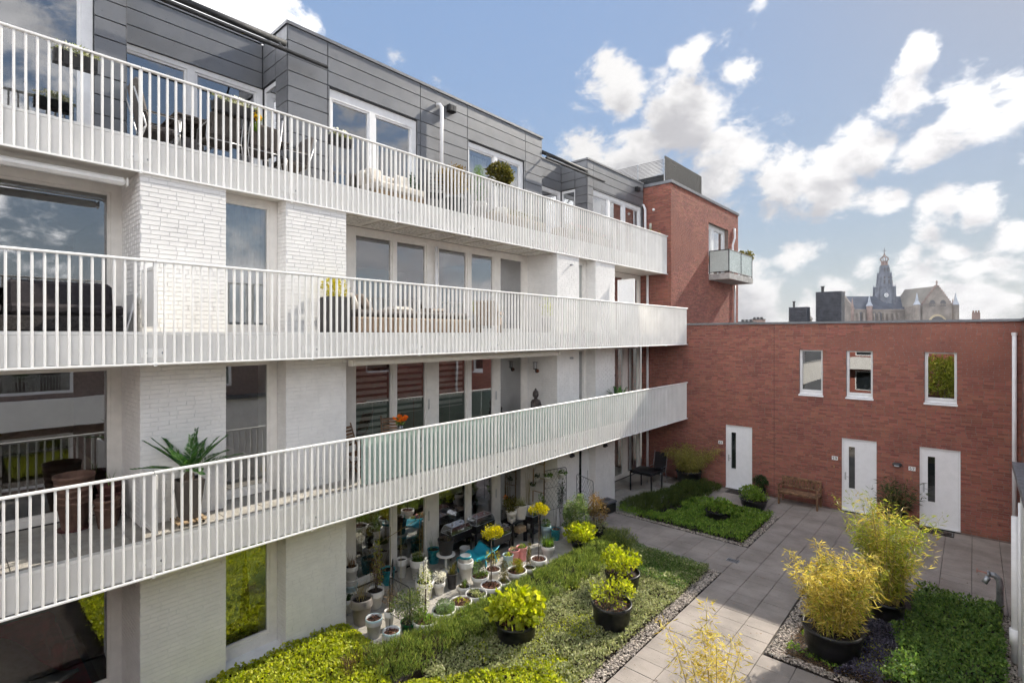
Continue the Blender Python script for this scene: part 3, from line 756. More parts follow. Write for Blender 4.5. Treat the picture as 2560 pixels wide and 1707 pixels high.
# ================================================================ balconies
def balcony(name, label, X, y0, y1, zb, zf, zt, joints, xin, bracket_z):
    B = thing(name, label, 'balcony', (X, (y0 + y1) / 2, zf))
    m = MB(); m.box(xin, X - .10, y0, y1, zf - .20, zf - .012); part('slab', m, CONCRETE, B)
    m = MB(); m.box(xin, X - .13, y0, y1, zb + .035, zb + .07); part('soffit', m, SOFFIT, B)
    m = MB(); m.box(X - .16, X - .055, y0, y1, zf - .01, zf + .03); part('curb', m, WHITE_METAL, B)
    js = [y0] + [j for j in joints if y0 < j < y1] + [y1]
    for a, b in zip(js[:-1], js[1:]):
        m = MB(); m.bbox(X - .085, X - .06, a + .003, b - .003, zb + .03, zf - .012, .003); part('fascia_panel', m, FASCIA, B)
    for a, b in zip(js[:-1], js[1:]):
        m = MB(); m.bbox(X - .045, X + .012, a + .002, b - .002, zt - .035, zt, .008); part('handrail', m, WHITE_METAL, B)
        m = MB(); m.bbox(X - .04, X + .006, a + .002, b - .002, zb, zb + .028, .004); part('bottom_rail', m, WHITE_METAL, B)
    q = MB(); q.bbox(-.046, 0, -.0125, .0125, zb + .029 - zf, zt - .036 - zf, .003); bm = q.mesh('bar', WHITE_METAL)
    q = MB(); q.bbox(-.055, .002, -.020, .020, zb - .02 - zf, zt - .0365 - zf, .003); pmh = q.mesh('post', WHITE_METAL)
    for a, b in zip(js[:-1], js[1:]):
        n = max(2, round((b - a) / .1123)); st = (b - a) / n
        for k in range(1, n): link('bar', bm, B, (X, a + st * k, zf))
    for j in js[1:-1]:
        link('post', pmh, B, (X, j, zf))
        m = MB(); m.bbox(X - .058, X - .05, j - .16, j + .16, bracket_z - .06, bracket_z + .06, .003); br = part('bracket', m, WHITE_METAL, B)
        for s in (-.1, .1):
            m = MB(); m.tube([(X - .0495, j + s, bracket_z), (X - .038, j + s, bracket_z)], .018, 10); link('bolt', m.mesh('bolt', GALV), br)
    return B
def jl(s, st): return [s + st * k for k in range(-6, 12)]
BT = balcony('balcony', 'top floor white railed balcony running along the grey clad penthouse', XT, -4.4, L - .02, 8.05, F3, 9.60, jl(2.017, 2.247), XA - .02, 8.27)
m = MB()
for (y0, y1) in ((2.07, 4.68), (12.84, 15.41)): m.box(XR - .02, XA - .021, y0, y1, F3 - .2, F3 - .013)
part('recess_slab', m, CONCRETE, BT)
m = MB()
for (y0, y1) in ((-1.7, 2.0), (5.38, 12.2), (15.53, L - .03)): m.box(XW + .02, XA - .021, y0, y1, 8.085, 8.12)
part('soffit', m, SOFFIT, BT)
for k in range(9):
    y0 = 5.55 + k * .76; q = MB(); q.bbox(-10.12, -9.35, y0, y0 + .58, 8.062, 8.084, .006); part('soffit_panel', q, mat('soffit_panel', (.62, .59, .53), .3, .05, 1.3), BT)
B2 = balcony('balcony', 'middle white railed balcony with rattan daybed and charcoal lounge sofa behind its bars', XB, -4.4, L - .01, 5.257, F2, 6.69, jl(2.001, 2.247), XW - .02, 5.42)
B1 = balcony('balcony', 'lowest white railed balcony with green frosted glass behind its bars', XB, -4.4, L - .01, 2.38, F1, 3.81, jl(1.985, 2.247), XW - .02, 2.56)
ft = MB(); ft.bbox(-.296, .296, -.296, .296, -.011, .006, .003); ftm = ft.mesh('floor_tile', DECKTILE)
for i in range(3):
    for k in range(26):
        y = -3.9 + k * .6
        if y > L - .3: break
        link('floor_tile', ftm, B1, (-8.78 - i * .6, y, F1 - .001))
for k in range(8):
    y0 = 5.22 + k * 1.40; m = MB(); m.box(XB - .105, XB - .095, y0 + .01, y0 + 1.38, F1 + .06, 3.76); part('glass_panel', m, GLASS_GREEN, B1)
# awnings fixed to the building
def awning(name, label, X, y0, y1, z, r, mt, arms=()):
    t = thing(name, label, 'awning', (X, (y0 + y1) / 2, z)); m = MB()
    m.bbox(X - r, X + r, y0, y1, z - r * .75, z + r * .75, r * .5); part('cassette', m, mt, t)
    for ye in (y0 - .012, y1 + .012): m = MB(); m.bbox(X - r * 1.05, X + r * 1.05, ye - .012, ye + .012, z - r * .8, z + r * .8, .01); part('end_cap', m, mt, t)
    for (y, x1, z1) in arms:
        m = MB(); m.tube([(X, y, z), (x1, y, z1)], .028, 8); part('arm', m, mt, t)
    return t
awning('awning_cassette', 'white rolled awning cassette above the large left window under the top balcony', -9.35, -1.7, 1.88, 7.92, .075, WHITE_METAL)
awning('awning_cassette', 'long cream awning box hung under the middle balcony above the loggia windows', -8.85, 5.3, 11.85, 5.13, .08, FRAME)
def tube_awning(label, y0, y1):
    t = thing('awning', label, 'awning', (XR, (y0 + y1) / 2, 11.2)); m = MB()
    m.tube([(XA - .02, y0, 11.46), (XA - .02, y1, 11.46)], .06, 12); part('roller', m, CLAD_D, t, True)
    m = MB(); m.bbox(XA + .22, XA + .30, y0 - .15, y1 + .75, 11.15, 11.21, .015); part('front_bar', m, CLAD_D, t)
    m = MB()
    for y in (y0 + .15, y1 - .15): m.tube([(XA - .02, y, 11.44), (XA + .26, y, 11.18)], .022, 8)
    part('arm', m, CLAD_D, t)
    return t
tube_awning('dark rolled awning over the recessed terrace with the dining table', 2.1, 4.66)
tube_awning('dark rolled awning over the far recessed terrace beside the brick tower', 12.86, 15.4)
# privacy screens
def screen(label, y, x0, x1, z0, z1, mt=WHITE_METAL):
    t = thing('privacy_screen', label, 'screen', ((x0 + x1) / 2, y, z0)); f = MB()
    holed_quads(f, x0, x1, z0, z1, [(x0 + .04, x1 - .04, z0 + .04, z1 - .04)], lambda q, a, b, c, d: q.box(a, b, y - .02, y + .02, c, d)); part('frame', f, WHITE_METAL, t)
    m = MB(); m.box(x0 + .035, x1 - .035, y - .006, y + .006, z0 + .035, z1 - .035); part('screen_panel', m, mt, t); return t
screen('narrow white slatted privacy screen on the middle balcony beside the lounge sofa', 2.04, -9.1, XB - .12, F2 + .1, 6.62)
screen('narrow white privacy screen on the lowest balcony beside the potted cycad', 2.04, -9.1, XB - .12, F1 + .08, 3.72)
screen('tall white privacy screen standing above the far end of the middle balcony', 15.56, -9.06, XB - .12, F2 + .06, 7.52, NUMPLATE)
# ================================================================ red brick row house at the back of the court
RH = thing('brick_row_house', 'long two storey red brick house with three white doors and three small windows', 'building', (-4, L, 0))
X0, X1, HT = -10.28, .98, 6.02
DOORS = [(-6.858, -5.93, 61, -7.04), (-3.18, -2.25, 59, -3.367), (-1.197, -.272, 57, -1.372)]
WINS = [(-4.41, -3.715), (-3.057, -2.347), (-1.08, -.35)]
WZ0, WZ1 = 3.66, 5.155
holes = [(a, b, -.2, 2.325) for a, b, _, _ in DOORS] + [(a, b, WZ0, WZ1) for a, b in WINS]
mb = MB(); holed_quads(mb, X0, X1 + .3, -.2, HT, holes, lambda q, a, b, c, d: q.box(a, b, L + .004, L + .32, c, d))
rw = part('wall', mb, RED_JOINT, RH)
brick_wall(rw, X0, X1, 0, HT, holes, (0, L + .004, 0), (1, 0, 0), (0, -1, 0), RED_BRICK, Near(300, lambda u, z: -abs(z - 5.4) - .25 * abs(u - .5)), bl=.212, bh=.0525, j=.0105, seed=77, proud=.006)
mb = MB(); mb.box(X0, X1 + .06, L - .05, L + .36, HT + .002, HT + .075); part('coping', mb, COPING, RH)
mb = MB(); mb.box(X0, 14, L + .36, 40, 5.55, 5.85); part('roof', mb, mat('bitumen_roof', (.06, .06, .065), .9, .1, 2), RH)
mb = MB(); mb.box(X0, 14, L + 2.5, L + 2.7, -.2, 5.5); mb.box(X0, 14, L + .33, L + 2.5, 2.6, 2.85); mb.box(X0, 14, L + .33, L + 2.5, -.15, -.02)
for x in (-5.2, -2.0, 1.3): mb.box(x - .05, x + .05, L + .33, L + 2.5, -.02, 5.5)
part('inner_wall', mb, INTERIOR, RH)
mb = MB(); mb.box(-5.202, -5.192, L - .0035, L + .002, 0, HT); part('expansion_joint', mb, CLAD_D, RH)
for a, b, no, xn in DOORS:
    f = MB(); holed_quads(f, a, b, .0, 2.325, [(a + .05, b - .05, .02, 2.275)], lambda q, p, r, u, v: q.box(p + .002, r - .002, L + .03, L + .12, u + .001, v - .001))
    d = part('door', f, DOOR_W, RH)
    ga, gb, gz0, gz1 = a + .19, a + .36, .72, 2.06
    lf = MB(); holed_quads(lf, a + .051, b - .051, .03, 2.27, [(ga, gb, gz0, gz1)], lambda q, p, r, u, v: q.box(p, r, L + .045, L + .10, u, v)); link('door_leaf', lf.mesh('door_leaf', DOOR_W), d)
    tr = MB(); holed_quads(tr, ga - .03, gb + .03, gz0 - .03, gz1 + .03, [(ga + .001, gb - .001, gz0 + .001, gz1 - .001)], lambda q, p, r, u, v: q.box(p, r, L + .030, L + .044, u, v)); link('glazing_bead', tr.mesh('glazing_bead', DOOR_W), d)
    gl = MB(); gl.quad((ga, L + .07, gz0), (gb, L + .07, gz0), (gb, L + .07, gz1), (ga, L + .07, gz1)); link('pane', gl.mesh('pane', GLASS_DULL), d)
    bk = MB(); bk.box(ga - .05, gb + .05, L + .13, L + .14, gz0 - .05, gz1 + .05); link('dark_hall', bk.mesh('dark_hall', mat('door_hall', (.09, .10, .10), .9)), d)
    h = MB(); h.bbox(a + .075, a + .12, L + .034, L + .0445, .98, 1.22, .004); h.tube([(a + .098, L + .03, 1.10), (a + .098, L - .02, 1.10), (a + .20, L - .02, 1.10)], .011, 8); link('handle', h.mesh('handle', ALU), d)
    th = MB(); th.box(a, b, L - .02, L + .025, 0, .035); link('threshold', th.mesh('threshold', NUMPLATE), d)
for a, b in WINS:
    f = MB(); p0, p1, q0, q1 = a + .075, b - .055, WZ0 + .14, WZ1 - .05
    holed_quads(f, a + .003, b - .003, WZ0, WZ1 - .002, [(p0, p1, q0, q1)], lambda q, p, r, u, v: q.box(p, r, L + .09, L + .17, u, v)); w = part('window', f, FRAME_W, RH)
    s = MB(); holed_quads(s, a + .05, b - .035, WZ0 + .075, WZ1 - .03, [(p0 + .002, p1 - .002, q0 + .002, q1 - .002)], lambda q, p, r, u, v: q.box(p, r, L + .075, L + .089, u, v)); link('sash', s.mesh('sash', FRAME_W), w)
    g = MB(); g.quad((p0, L + .12, q0), (p1, L + .12, q0), (p1, L + .12, q1), (p0, L + .12, q1)); link('pane', g.mesh('pane', glassmat('house_window_glass', (.6, .65, .65), .30, 0, .7)), w)
    sl_ = MB(); sl_.prism([(L - .035, WZ0 - .065), (L - .035, WZ0 - .03), (L + .09, WZ0 + .03), (L + .09, WZ0 - .065)], 'x', a - .02, b + .02); link('sill', sl_.mesh('sill', FRAME_W), w)
# house numbers: enamel plates with the digits as thin strokes
SEG = {'6': [(.85, 1), (.35, .62), (.1, .3), (.3, 0), (.8, .05), (.92, .3), (.7, .52), (.2, .42)], '1': [(.15, .75), (.55, 1), (.55, 0)],
       '5': [(.85, 1), (.2, 1), (.15, .58), (.6, .62), (.9, .32), (.6, 0), (.1, .05)], '9': [(.85, .58), (.4, .45), (.12, .72), (.4, 1), (.8, .92), (.88, .6), (.75, .2), (.4, 0)], '7': [(.1, 1), (.9, 1), (.4, 0)]}
for a, b, no, xn in DOORS:
    pl = MB(); pl.bbox(xn - .085, xn + .085, L - .020, L - .006, 1.575, 1.70, .006); p = part('number_plate', pl, NUMPLATE, RH)
    for k, ch in enumerate(str(no)):
        pts = [(xn - .062 + k * .068 + u * .052, L - .0205, 1.6 + v * .075) for u, v in SEG[ch]]
        dg = MB(); dg.tube(pts, .008, 6); link('digit', dg.mesh('digit', NUMINK), p)
for xn, z in ((-3.39, 1.36), (-1.40, 1.34), (-7.06, 1.34)):
    bb = MB(); bb.bbox(xn - .012, xn + .012, L - .02, L - .004, z - .035, z + .035, .004); part('doorbell', bb, mat('brass', (.45, .30, .12), .4, metallic=.6), RH)
mb = MB(); mb.lathe([(.0, .09), (.08, .085), (.115, .05), (.125, .0)], (0, 0, 0), 18); mb.v = [(-1.734 + v[0], L - .005 - v[2], 1.70 + v[1] * .5) for v in mb.v]; wl = part('wall_lamp', mb, DGREY, RH, True)
mb = MB(); mb.bbox(-1.80, -1.67, L - .10, L - .085, 1.655, 1.685, .004); link('lens', mb.mesh('lens', CURTAIN), wl)
m = MB(); m.tube([(.832, L - .07, .02), (.832, L - .07, 5.66)], .05, 14); dp = part('downpipe', m, PIPE_W, RH, True)
m = MB(); m.tube([(.832, L - .07, 5.64), (.832, L - .07, 5.72)], .062, 14); link('pipe_collar', m.mesh('pipe_collar', PIPE_W), dp)
# plant growing weep holes are tiny dark slots
for x in np.arange(-8.0, .9, 1.12):
    s = MB(); s.box(x, x + .012, L - .0045, L + .003, 5.80, 5.86); part('weep_hole', s, CLAD_D, RH)

# ================================================================ red brick tower at the end of the white block
TW = thing('brick_tower', 'tall red brick tower end with roof louvres and a small glass balcony', 'building', (-12, 23, 0))
TY0, TY1, TX, TZ = L + .012, 27.46, -9.0, 11.72
th_ = [(23.52, 26.05, 8.40, 10.80)]
mb = MB(); holed_quads(mb, TY0 + .01, TY1, 5.6, TZ, th_, lambda q, a, b, c, d: q.box(TX - .3, TX - .004, a, b, c, d))
mb.box(-17, TX - .004, TY0 + .006, TY0 + .3, 6.0, TZ); mb.box(-17, TX - .31, TY1 - .3, TY1 - .001, 5.6, TZ); mb.box(-17, TX - .31, TY0 + .31, TY1 - .31, 11.3, 11.6); mb.box(-17, -16.7, TY0 + .31, TY1 - .31, 5.6, 11.3); mb.box(-16.7, TX - .31, TY0 + .31, TY1 - .31, 8.2, 8.4)
tw = part('wall', mb, RED_JOINT, TW)
brick_wall(tw, TY0, TY1, 6.05, TZ, th_, (TX - .004, 0, 0), (0, 1, 0), (1, 0, 0), RED_BRICK, Near(300, lambda u, z: -u * .4 - abs(z - 9.5)), bl=.212, bh=.0525, j=.0105, seed=78, proud=.010)
brick_wall(tw, -10.34, TX, 6.02, TZ, [], (0, TY0 + .006, 0), (1, 0, 0), (0, -1, 0), RED_BRICK, None, bl=.212, bh=.0525, j=.0105, seed=79, proud=.008)
mb = MB(); mb.box(-17, TX + .05, TY0 - .04, TY0 + .3, TZ + .002, TZ + .12); mb.box(TX - .35, TX + .05, TY0 + .3, TY1 + .05, TZ + .002, TZ + .12); part('coping', mb, COPING, TW)
window(TW, TX - .18, 23.52, 26.05, 8.40, 10.80, [(23.60, 24.35, 8.5, 10.62), (24.6, 25.85, 8.5, 10.62)], FRAME_W)
mb = MB(); mb.tube([(TX + .02, 26.75, 10.95), (TX + .07, 26.75, 10.95), (TX + .08, 26.75, 10.5), (TX + .08, 26.45, 10.1), (TX + .08, 26.45, 8.45)], .05, 12); mb.tube([(TX + .08, 26.75, 8.1), (TX + .08, 26.75, 6.1)], .05, 12); part('downpipe', mb, PIPE_W, TW, True)
mb = MB(); mb.box(TX + .02, -8.06, 23.5, 26.75, 8.14, 8.40); bal = part('balcony_slab', mb, CONCRETE, TW)
for nm, pts in (('glass_panel', ((TX + .03, 23.53), (-8.11, 23.53))), ('glass_panel', ((-8.10, 23.56), (-8.10, 25.1))), ('glass_panel', ((-8.10, 25.14), (-8.10, 26.7)))):
    (xa, ya), (xb, yb) = pts; g = MB(); g.box(min(xa, xb) - .005, max(xa, xb) + .005, min(ya, yb) - .005, max(ya, yb) + .005, 8.50, 9.42); link('glass_panel', g.mesh('glass_panel', GLASS_FROST), bal)
g = MB()
for (xa, ya), (xb, yb) in (((TX + .03, 23.53), (-8.10, 23.53)), ((-8.10, 23.53), (-8.10, 26.72))):
    for z in (8.47, 9.44): g.tube([(xa, ya, z), (xb, yb, z)], .022, 6)
for x, y in ((-8.10, 23.53), (-8.10, 25.12), (-8.10, 26.72), (TX + .04, 23.53)): g.tube([(x, y, 8.40), (x, y, 9.46)], .025, 6)
link('balcony_frame', g.mesh('balcony_frame', BLACKM), bal)
# roof louvre screens
sq = MB(); ys0, ys1, xs0 = 20.34, 24.2, -9.6
for k in range(5):
    y = ys0 + (ys1 - ys0) * k / 4; sq.box(xs0 - .04, xs0, y - .02, y + .02, TZ + .1, 13.02)
so_ = part('louvre_frame', sq, BLACKM, TW)
for k in range(34):
    z = TZ + .16 + k * .037; s = MB(); s.box(xs0 - .03, xs0 + .006, ys0, ys1, z, z + .024); link('slat', s.mesh('slat', CLAD_D), so_)
sq = MB()
for x in (-9.62, -10.85, -12.0): sq.tube([(x, ys0 - .01, TZ + .1), (x, ys0 - .01, 13.0)], .022, 6)
s2 = part('louvre_frame', sq, GALV, TW)
for k in range(14):
    z = TZ + .5 + k * .058; s = MB(); s.box(-12.3, xs0 - .05, ys0 - .012, ys0 + .012, z, z + .012); link('slat', s.mesh('slat', DGREY), s2)
mb = MB(); mb.box(-13, -9.95, 20.9, 23.8, TZ, 12.55); part('roof_hood', mb, CLAD_D, TW)
mb = MB(); mb.lathe([(0, .04), (.05, .03), (.06, 0)], (0, 0, 0), 12); mb.v = [(-9.75 + v[0], TY0 - .005 - v[2], 10.75 + v[1]) for v in mb.v]; part('sensor', mb, NUMPLATE, TW, True)
mb = MB(); mb.tube([(-9.86, TY0 - .06, 9.95), (-9.86, TY0 - .06, 10.2)], .05, 10); mb.tube([(-9.86, TY0, 9.9), (-9.86, TY0 - .06, 9.95)], .02, 8); part('wall_lantern', mb, mat('lantern_glass', (.5, .5, .42), .3), TW, True)

# ================================================================ side wing at the right with its white lean-to
SW = thing('brick_side_wing', 'red brick side wing closing the courtyard at the right edge', 'building', (3, 8, 0))
sw_holes = [(-7.2 + k * 4.2, -5.4 + k * 4.2, .9 + 2.9 * (j), 2.5 + 2.9 * j) for k in range(6) for j in (0, 1)]
mb = MB(); holed_quads(mb, -12, L - .06, -.2, HT, sw_holes, lambda q, a, b, c, d: q.box(X1 + .02, X1 + .32, a, b, c, d)); mb.box(X1 + .32, 12, -12, L - .06, 5.5, 5.8); mb.box(4, 4.2, -12, L - .06, -.2, 5.5)
sw = part('wall', mb, RED_JOINT, SW)
brick_wall(sw, 9.0, L - .06, 0, HT, [h for h in sw_holes], (X1 + .02, 0, 0), (0, 1, 0), (-1, 0, 0), RED_BRICK, None, bl=.212, bh=.0525, j=.0105, seed=80, proud=.006)
mb = MB(); mb.box(X1 - .03, X1 + .36, -12, L - .06, HT + .002, HT + .075); part('coping', mb, COPING, SW)
for (a, b, c, d) in sw_holes:
    f = MB(); holed_quads(f, a, b, c, d, [(a + .08, b - .08, c + .08, d - .08)], lambda q, p, r, u, v: q.box(X1 + .08, X1 + .16, p, r, u, v)); w = part('window', f, FRAME_W, SW)
    g = MB(); g.quad((X1 + .12, a + .08, c + .08), (X1 + .12, a + .08, d - .08), (X1 + .12, b - .08, d - .08), (X1 + .12, b - .08, c + .08)); link('pane', g.mesh('pane', GLASS), w)
for j in (0,):
    mb = MB(); mb.box(X1 - .28, X1 - .02, -9, 4.5, 2.75, 3.65); part('white_balustrade', mb, WHITE_METAL, SW)
LT = thing('lean_to', 'white walled lean-to with a grey roof edge at the right edge', 'lean-to', (.75, 9, 0))
mb = MB(); mb.box(.60, X1 - .01, 5.0, 12.43, 0, 3.36); part('wall', mb, mat('white_render', (.78, .77, .75), .8, .05, 3, .3, 120, stain=.12), LT)
mb = MB(); mb.box(.50, X1 - .005, 4.9, 12.46, 3.362, 3.47); part('roof_edge', mb, COPING, LT)
mb = MB(); mb.tube([(.535, 12.36, .05), (.535, 12.36, 2.55)], .05, 14); mb.tube([(.535, 12.36, .35), (.535, 12.36, .62)], .075, 14); part('downpipe', mb, PIPE_W, LT, True)
mb = MB(); mb.tube([(.57, 11.9, .05), (.57, 11.9, 2.9)], .022, 10); part('conduit', mb, PIPE_W, LT, True)
sp = thing('standpipe', 'galvanised metal standpipe with elbow and capped outlet beside the right planting bed', 'standpipe', (.40, 14.30, 0))
mb = MB(); mb.tube([(0, 0, 0), (0, 0, .66), (-.02, 0, .74), (-.08, 0, .80), (-.16, 0, .80)], .055, 14); lpart('pipe', mb, GALV, sp, True)
mb = MB(); mb.tube([(-.15, 0, .80), (-.19, 0, .80)], .07, 14); lpart('coupling', mb, GALV, sp, True)
mb = MB(); mb.tube([(-.17, 0, .81), (-.34, 0, .82)], .016, 8); mb.tube([(-.335, 0, .82), (-.35, 0, .82)], .045, 12); lpart('valve_wheel', mb, mat('faded_red_paint', (.45, .22, .18), .6), sp, True)
mb = MB(); mb.tube([(-.17, -.02, .74), (-.24, -.06, .62)], .05, 12); lpart('cap', mb, GALV, sp, True)

# the block that closes the court behind the viewer (seen in the window reflections)
SB = thing('brick_south_block', 'red brick block closing the court behind the viewer, reflected in the windows', 'building', (0, -13, 0))
mb = MB(); mb.box(-9.2, 12, -20, -13, -.2, 7.2); sw2 = part('wall', mb, RED_BRICK, SB)
mb = MB(); mb.box(-9.25, 12.05, -20, -12.95, 7.202, 7.3); part('coping', mb, COPING, SB)
for k in range(5):
    for j in (0, 1):
        x = -7.5 + k * 3.6; f = MB(); holed_quads(f, x, x + 1.3, .9 + j * 2.9, 2.5 + j * 2.9, [(x + .08, x + 1.22, .98 + j * 2.9, 2.42 + j * 2.9)], lambda q, a, b, c, d_: q.box(a, b, -13, -12.96, c, d_)); w = part('window', f, FRAME_W, SB)
        g = MB(); g.box(x + .08, x + 1.22, -13, -12.985, .98 + j * 2.9, 2.42 + j * 2.9); link('pane', g.mesh('pane', mat('dark_glass', (.02, .025, .03), .08)), w)
mb = MB(); mb.box(-9.2, -3.0, -12.94, -12.0, 2.7, 3.7); part('white_balustrade', mb, WHITE_METAL, SB)
rt = thing('garden_tree', 'broad green tree behind the viewer, reflected in the house windows', 'tree', (-1.6, -10.5, 0)); mb = MB(); mb.tube([(0, 0, 0), (.1, 0, 1.5), (0, .1, 3.2)], [.14, .11, .05], 8); lpart('trunk', mb, TRUNK, rt)
bush(rt, (0, 0, 2.6), (1.5, 1.5, 1.5), 3500, .2, .1, L_BAMG, 33, 30, .24, name='crown')

# ================================================================ far roofs and the church
def pdir(x, w):   # horizontal position at a bearing (photo column at 2560 px) and depth w
    u = (x - 1280) / 1289.8; s, c = math.sin(R(41.8)), math.cos(R(41.8)); return (w * (-s + u * c), w * (c + u * s))
def hz(y, w): return CAMZ + (834.8 - y) / 1289.8 * w
def chimney(label, x0, x1, ytop, w, stack, mt):
    xa, ya = pdir((x0 + x1) / 2, w); wd = (x1 - x0) / 1289.8 * w * .8
    t = thing('chimney_casing', label, 'chimney', (xa, ya, 5.85), rz=R(0)); zt = hz(ytop, w) - 5.85
    mb = MB(); mb.box(-wd / 2 + .03, wd / 2 - .03, -wd * .4 + .03, wd * .4 - .03, 0, zt - .02); lpart('casing_core', mb, CLAD_D, t)
    n = max(5, int(zt / .085))
    for k in range(n):
        z = zt * k / n; mb = MB(); mb.box(-wd / 2, wd / 2, -wd * .4, wd * .4, z + .008, z + zt / n - .008); lpart('slat', mb, mt, t)
    mb = MB(); mb.tube([(-wd * .3, 0, zt - .05), (-wd * .3, 0, zt + stack)], wd * .06, 10); mb.tube([(-wd * .3, 0, zt + stack), (-wd * .3, 0, zt + stack + .04)], wd * .09, 10); lpart('flue', mb, DGREY, t); return t
chimney('small dark louvred chimney casing on the roof behind the brick wall', 1973, 2024, 768, 31, .32, CHIM)
chimney('large dark boarded chimney casing on the roof left of the church', 2041, 2110, 730, 31, .32, CHIM)
fh = thing('far_chimney', 'small brick chimney stack right of the church on the skyline', 'chimney', (*pdir(2440, 90), 4.5))
mb = MB(); mb.box(-.55, .55, -.4, .4, 0, 4.9); lpart('stack', mb, CHBRICK, fh)
for k in range(3): mb = MB(); mb.tube([(-.35 + k * .35, 0, 4.9), (-.35 + k * .35, 0, 5.25)], .11, 8); lpart('chimney_pot', mb, TERRA, fh)
mb = MB(); mb.tube([(-.5, 0, 3.2), (-1.9, 0, 3.2)], .03, 5); mb.tube([(-1.5, 0, 2.6), (-1.5, 0, 3.7)], .03, 5); lpart('antenna', mb, GALV, fh)
for lab, x, w, wd, h in (('low grey roof box left of the chimney casings on the skyline', 1868, 60, 1.6, 7.0), ('brick chimney stack beside the tower balcony on the skyline', 1895, 70, 1.5, 7.6)):
    t = thing('roof_box', lab, 'roof box', (*pdir(x, w), 4.5)); mb = MB(); mb.box(-wd / 2, wd / 2, -.6, .6, 0, h - 4.5); lpart('box_body', mb, CHBRICK if 'brick' in lab else COPING, t)
    mb = MB(); mb.box(-wd / 2 - .06, wd / 2 + .06, -.66, .66, h - 4.5 + .002, h - 4.4); lpart('box_cap', mb, DGREY, t)
    for k in range(3): mb = MB(); mb.box(-wd / 2 + .2 + k * .45, -wd / 2 + .45 + k * .45, -.2, .2, h - 4.4, h - 4.4 + .25); lpart('flue', mb, DGREY, t)

CW = 430.0; cx, cy = pdir(2258, CW); CH = thing('church', 'gothic stone church with steep slate roof and tall openwork lantern tower', 'church', (cx, cy, 0))
# local frame: u runs to the right in the view, v away from the viewer
s_, c_ = math.sin(R(41.8)), math.cos(R(41.8)); uvec = Vector((c_, s_, 0)); 
CH.rotation_euler = (0, 0, math.atan2(uvec.y, uvec.x))
k_ = CW / 1289.8
def cu(x): return (x - 2258) * k_
def cz(y): return CAMZ + (834.8 - y) * k_
def cpart(nm, mb, mt, kind=None): 
    o = bpy.data.objects.new(nm, mb.mesh(nm, mt)); COL.objects.link(o); o.parent = CH; return o
V0 = 22.0    # nave axis lies behind the transept front
nave0, nave1 = cu(2152), cu(2394); zr = cz(736); ze = cz(774)
mb = MB(); mb.prism([(V0 - 15, ze), (V0 + 15, ze), (V0, zr)], 'x', nave0 + 1, nave1 - 1.5); cpart('nave_roof', mb, SLATE)
mb = MB(); mb.box(nave0 - .5, nave1, V0 - 14.5, V0 + 14.5, 0, ze + .3); cpart('nave_wall', mb, CHSTONE)
def gable(u, th=1.2):
    mb = MB(); mb.prism([(V0 - 15.5, ze - 1), (V0 + 15.5, ze - 1), (V0, zr + 1.2)], 'x', u, u + th); mb.tube([(u + .6, V0, zr + 1), (u + .6, V0, cz(722))], [.5, .25], 6); mb.box(u + .2, u + 1.0, V0 - 1.1, V0 + 1.1, cz(727), cz(725)); return mb
cpart('gable', gable(nave0), CHSTONE); cpart('gable', gable(nave1 - 1.2), CHSTONE)
# transept towards the viewer
t0, t1 = cu(2278), cu(2346); tu = (t0 + t1) / 2; zt_ = cz(716); zte = cz(764)
mb = MB(); mb.prism([(t0 + .6, zte - .5), (t1 - .6, zte - .5), (tu, zt_ - .8)], 'y', -11.5, V0); cpart('transept_roof', mb, mat('transept_slate', (.24, .215, .18), .8, .1, .1))
mb = MB(); mb.prism([(t0 - .5, 0), (t1 + .5, 0), (t1 + .5, zte), (tu, zt_), (t0 - .5, zte)], 'y', -12.6, -11.4); cpart('transept_gable', mb, CHSTONE)
mb = MB(); mb.box(t0, t1, -11.4, V0 - 14.6, 0, zte - .6); cpart('transept_wall', mb, CHSTONE)
mb = MB()
for s in (-1, 1):
    for k in range(9):
        f = k / 9; u = tu + s * (t1 - tu + .6) * (1 - f); z = zte + (zt_ - zte) * f; mb.box(u - .35, u + .35, -12.9, -11.2, z, z + 1.5)
mb.tube([(tu, -12, zt_), (tu, -12, cz(705))], [.55, .3], 6); mb.box(tu - 1.1, tu + 1.1, -12.2, -11.8, cz(710), cz(708.4)); cpart('gable_crockets', mb, CHBRICK)
def arch(u, z0, w, h, n=8):
    p = [(u - w, z0), (u + w, z0)]
    for k in range(n + 1): t = math.pi * k / n; p.append((u + w * math.cos(t), z0 + h - w + w * 1.25 * math.sin(t)))
    return p
for u in (cu(2300), cu(2326)): mb = MB(); mb.prism(arch(u, cz(768), 2.4, 4.6), 'y', -12.75, -12.55); cpart('gable_window', mb, CHDARK)
mb = MB(); mb.box(t0 - .6, t1 + .6, -13.0, -12.5, cz(766.5), cz(764.5)); 
for k in range(16): mb.box(t0 + (t1 - t0) * k / 15 - .25, t0 + (t1 - t0) * k / 15 + .25, -12.9, -12.6, cz(764.5), cz(761.5))
mb.box(t0 - .6, t1 + .6, -13.0, -12.5, cz(761.5), cz(760.8)); cpart('gallery', mb, CHSTONE)
mb = MB(); mb.prism(arch(tu, 2, 8.6, 17.5, 14), 'y', -13.0, -12.62); cpart('great_window_surround', mb, mat('church_pale_stone', (.50, .41, .27), .9, .1, .1))
mb = MB(); mb.prism(arch(tu, 2, 7.2, 16.2, 14), 'y', -13.15, -13.02); cpart('great_window', mb, CHDARK)
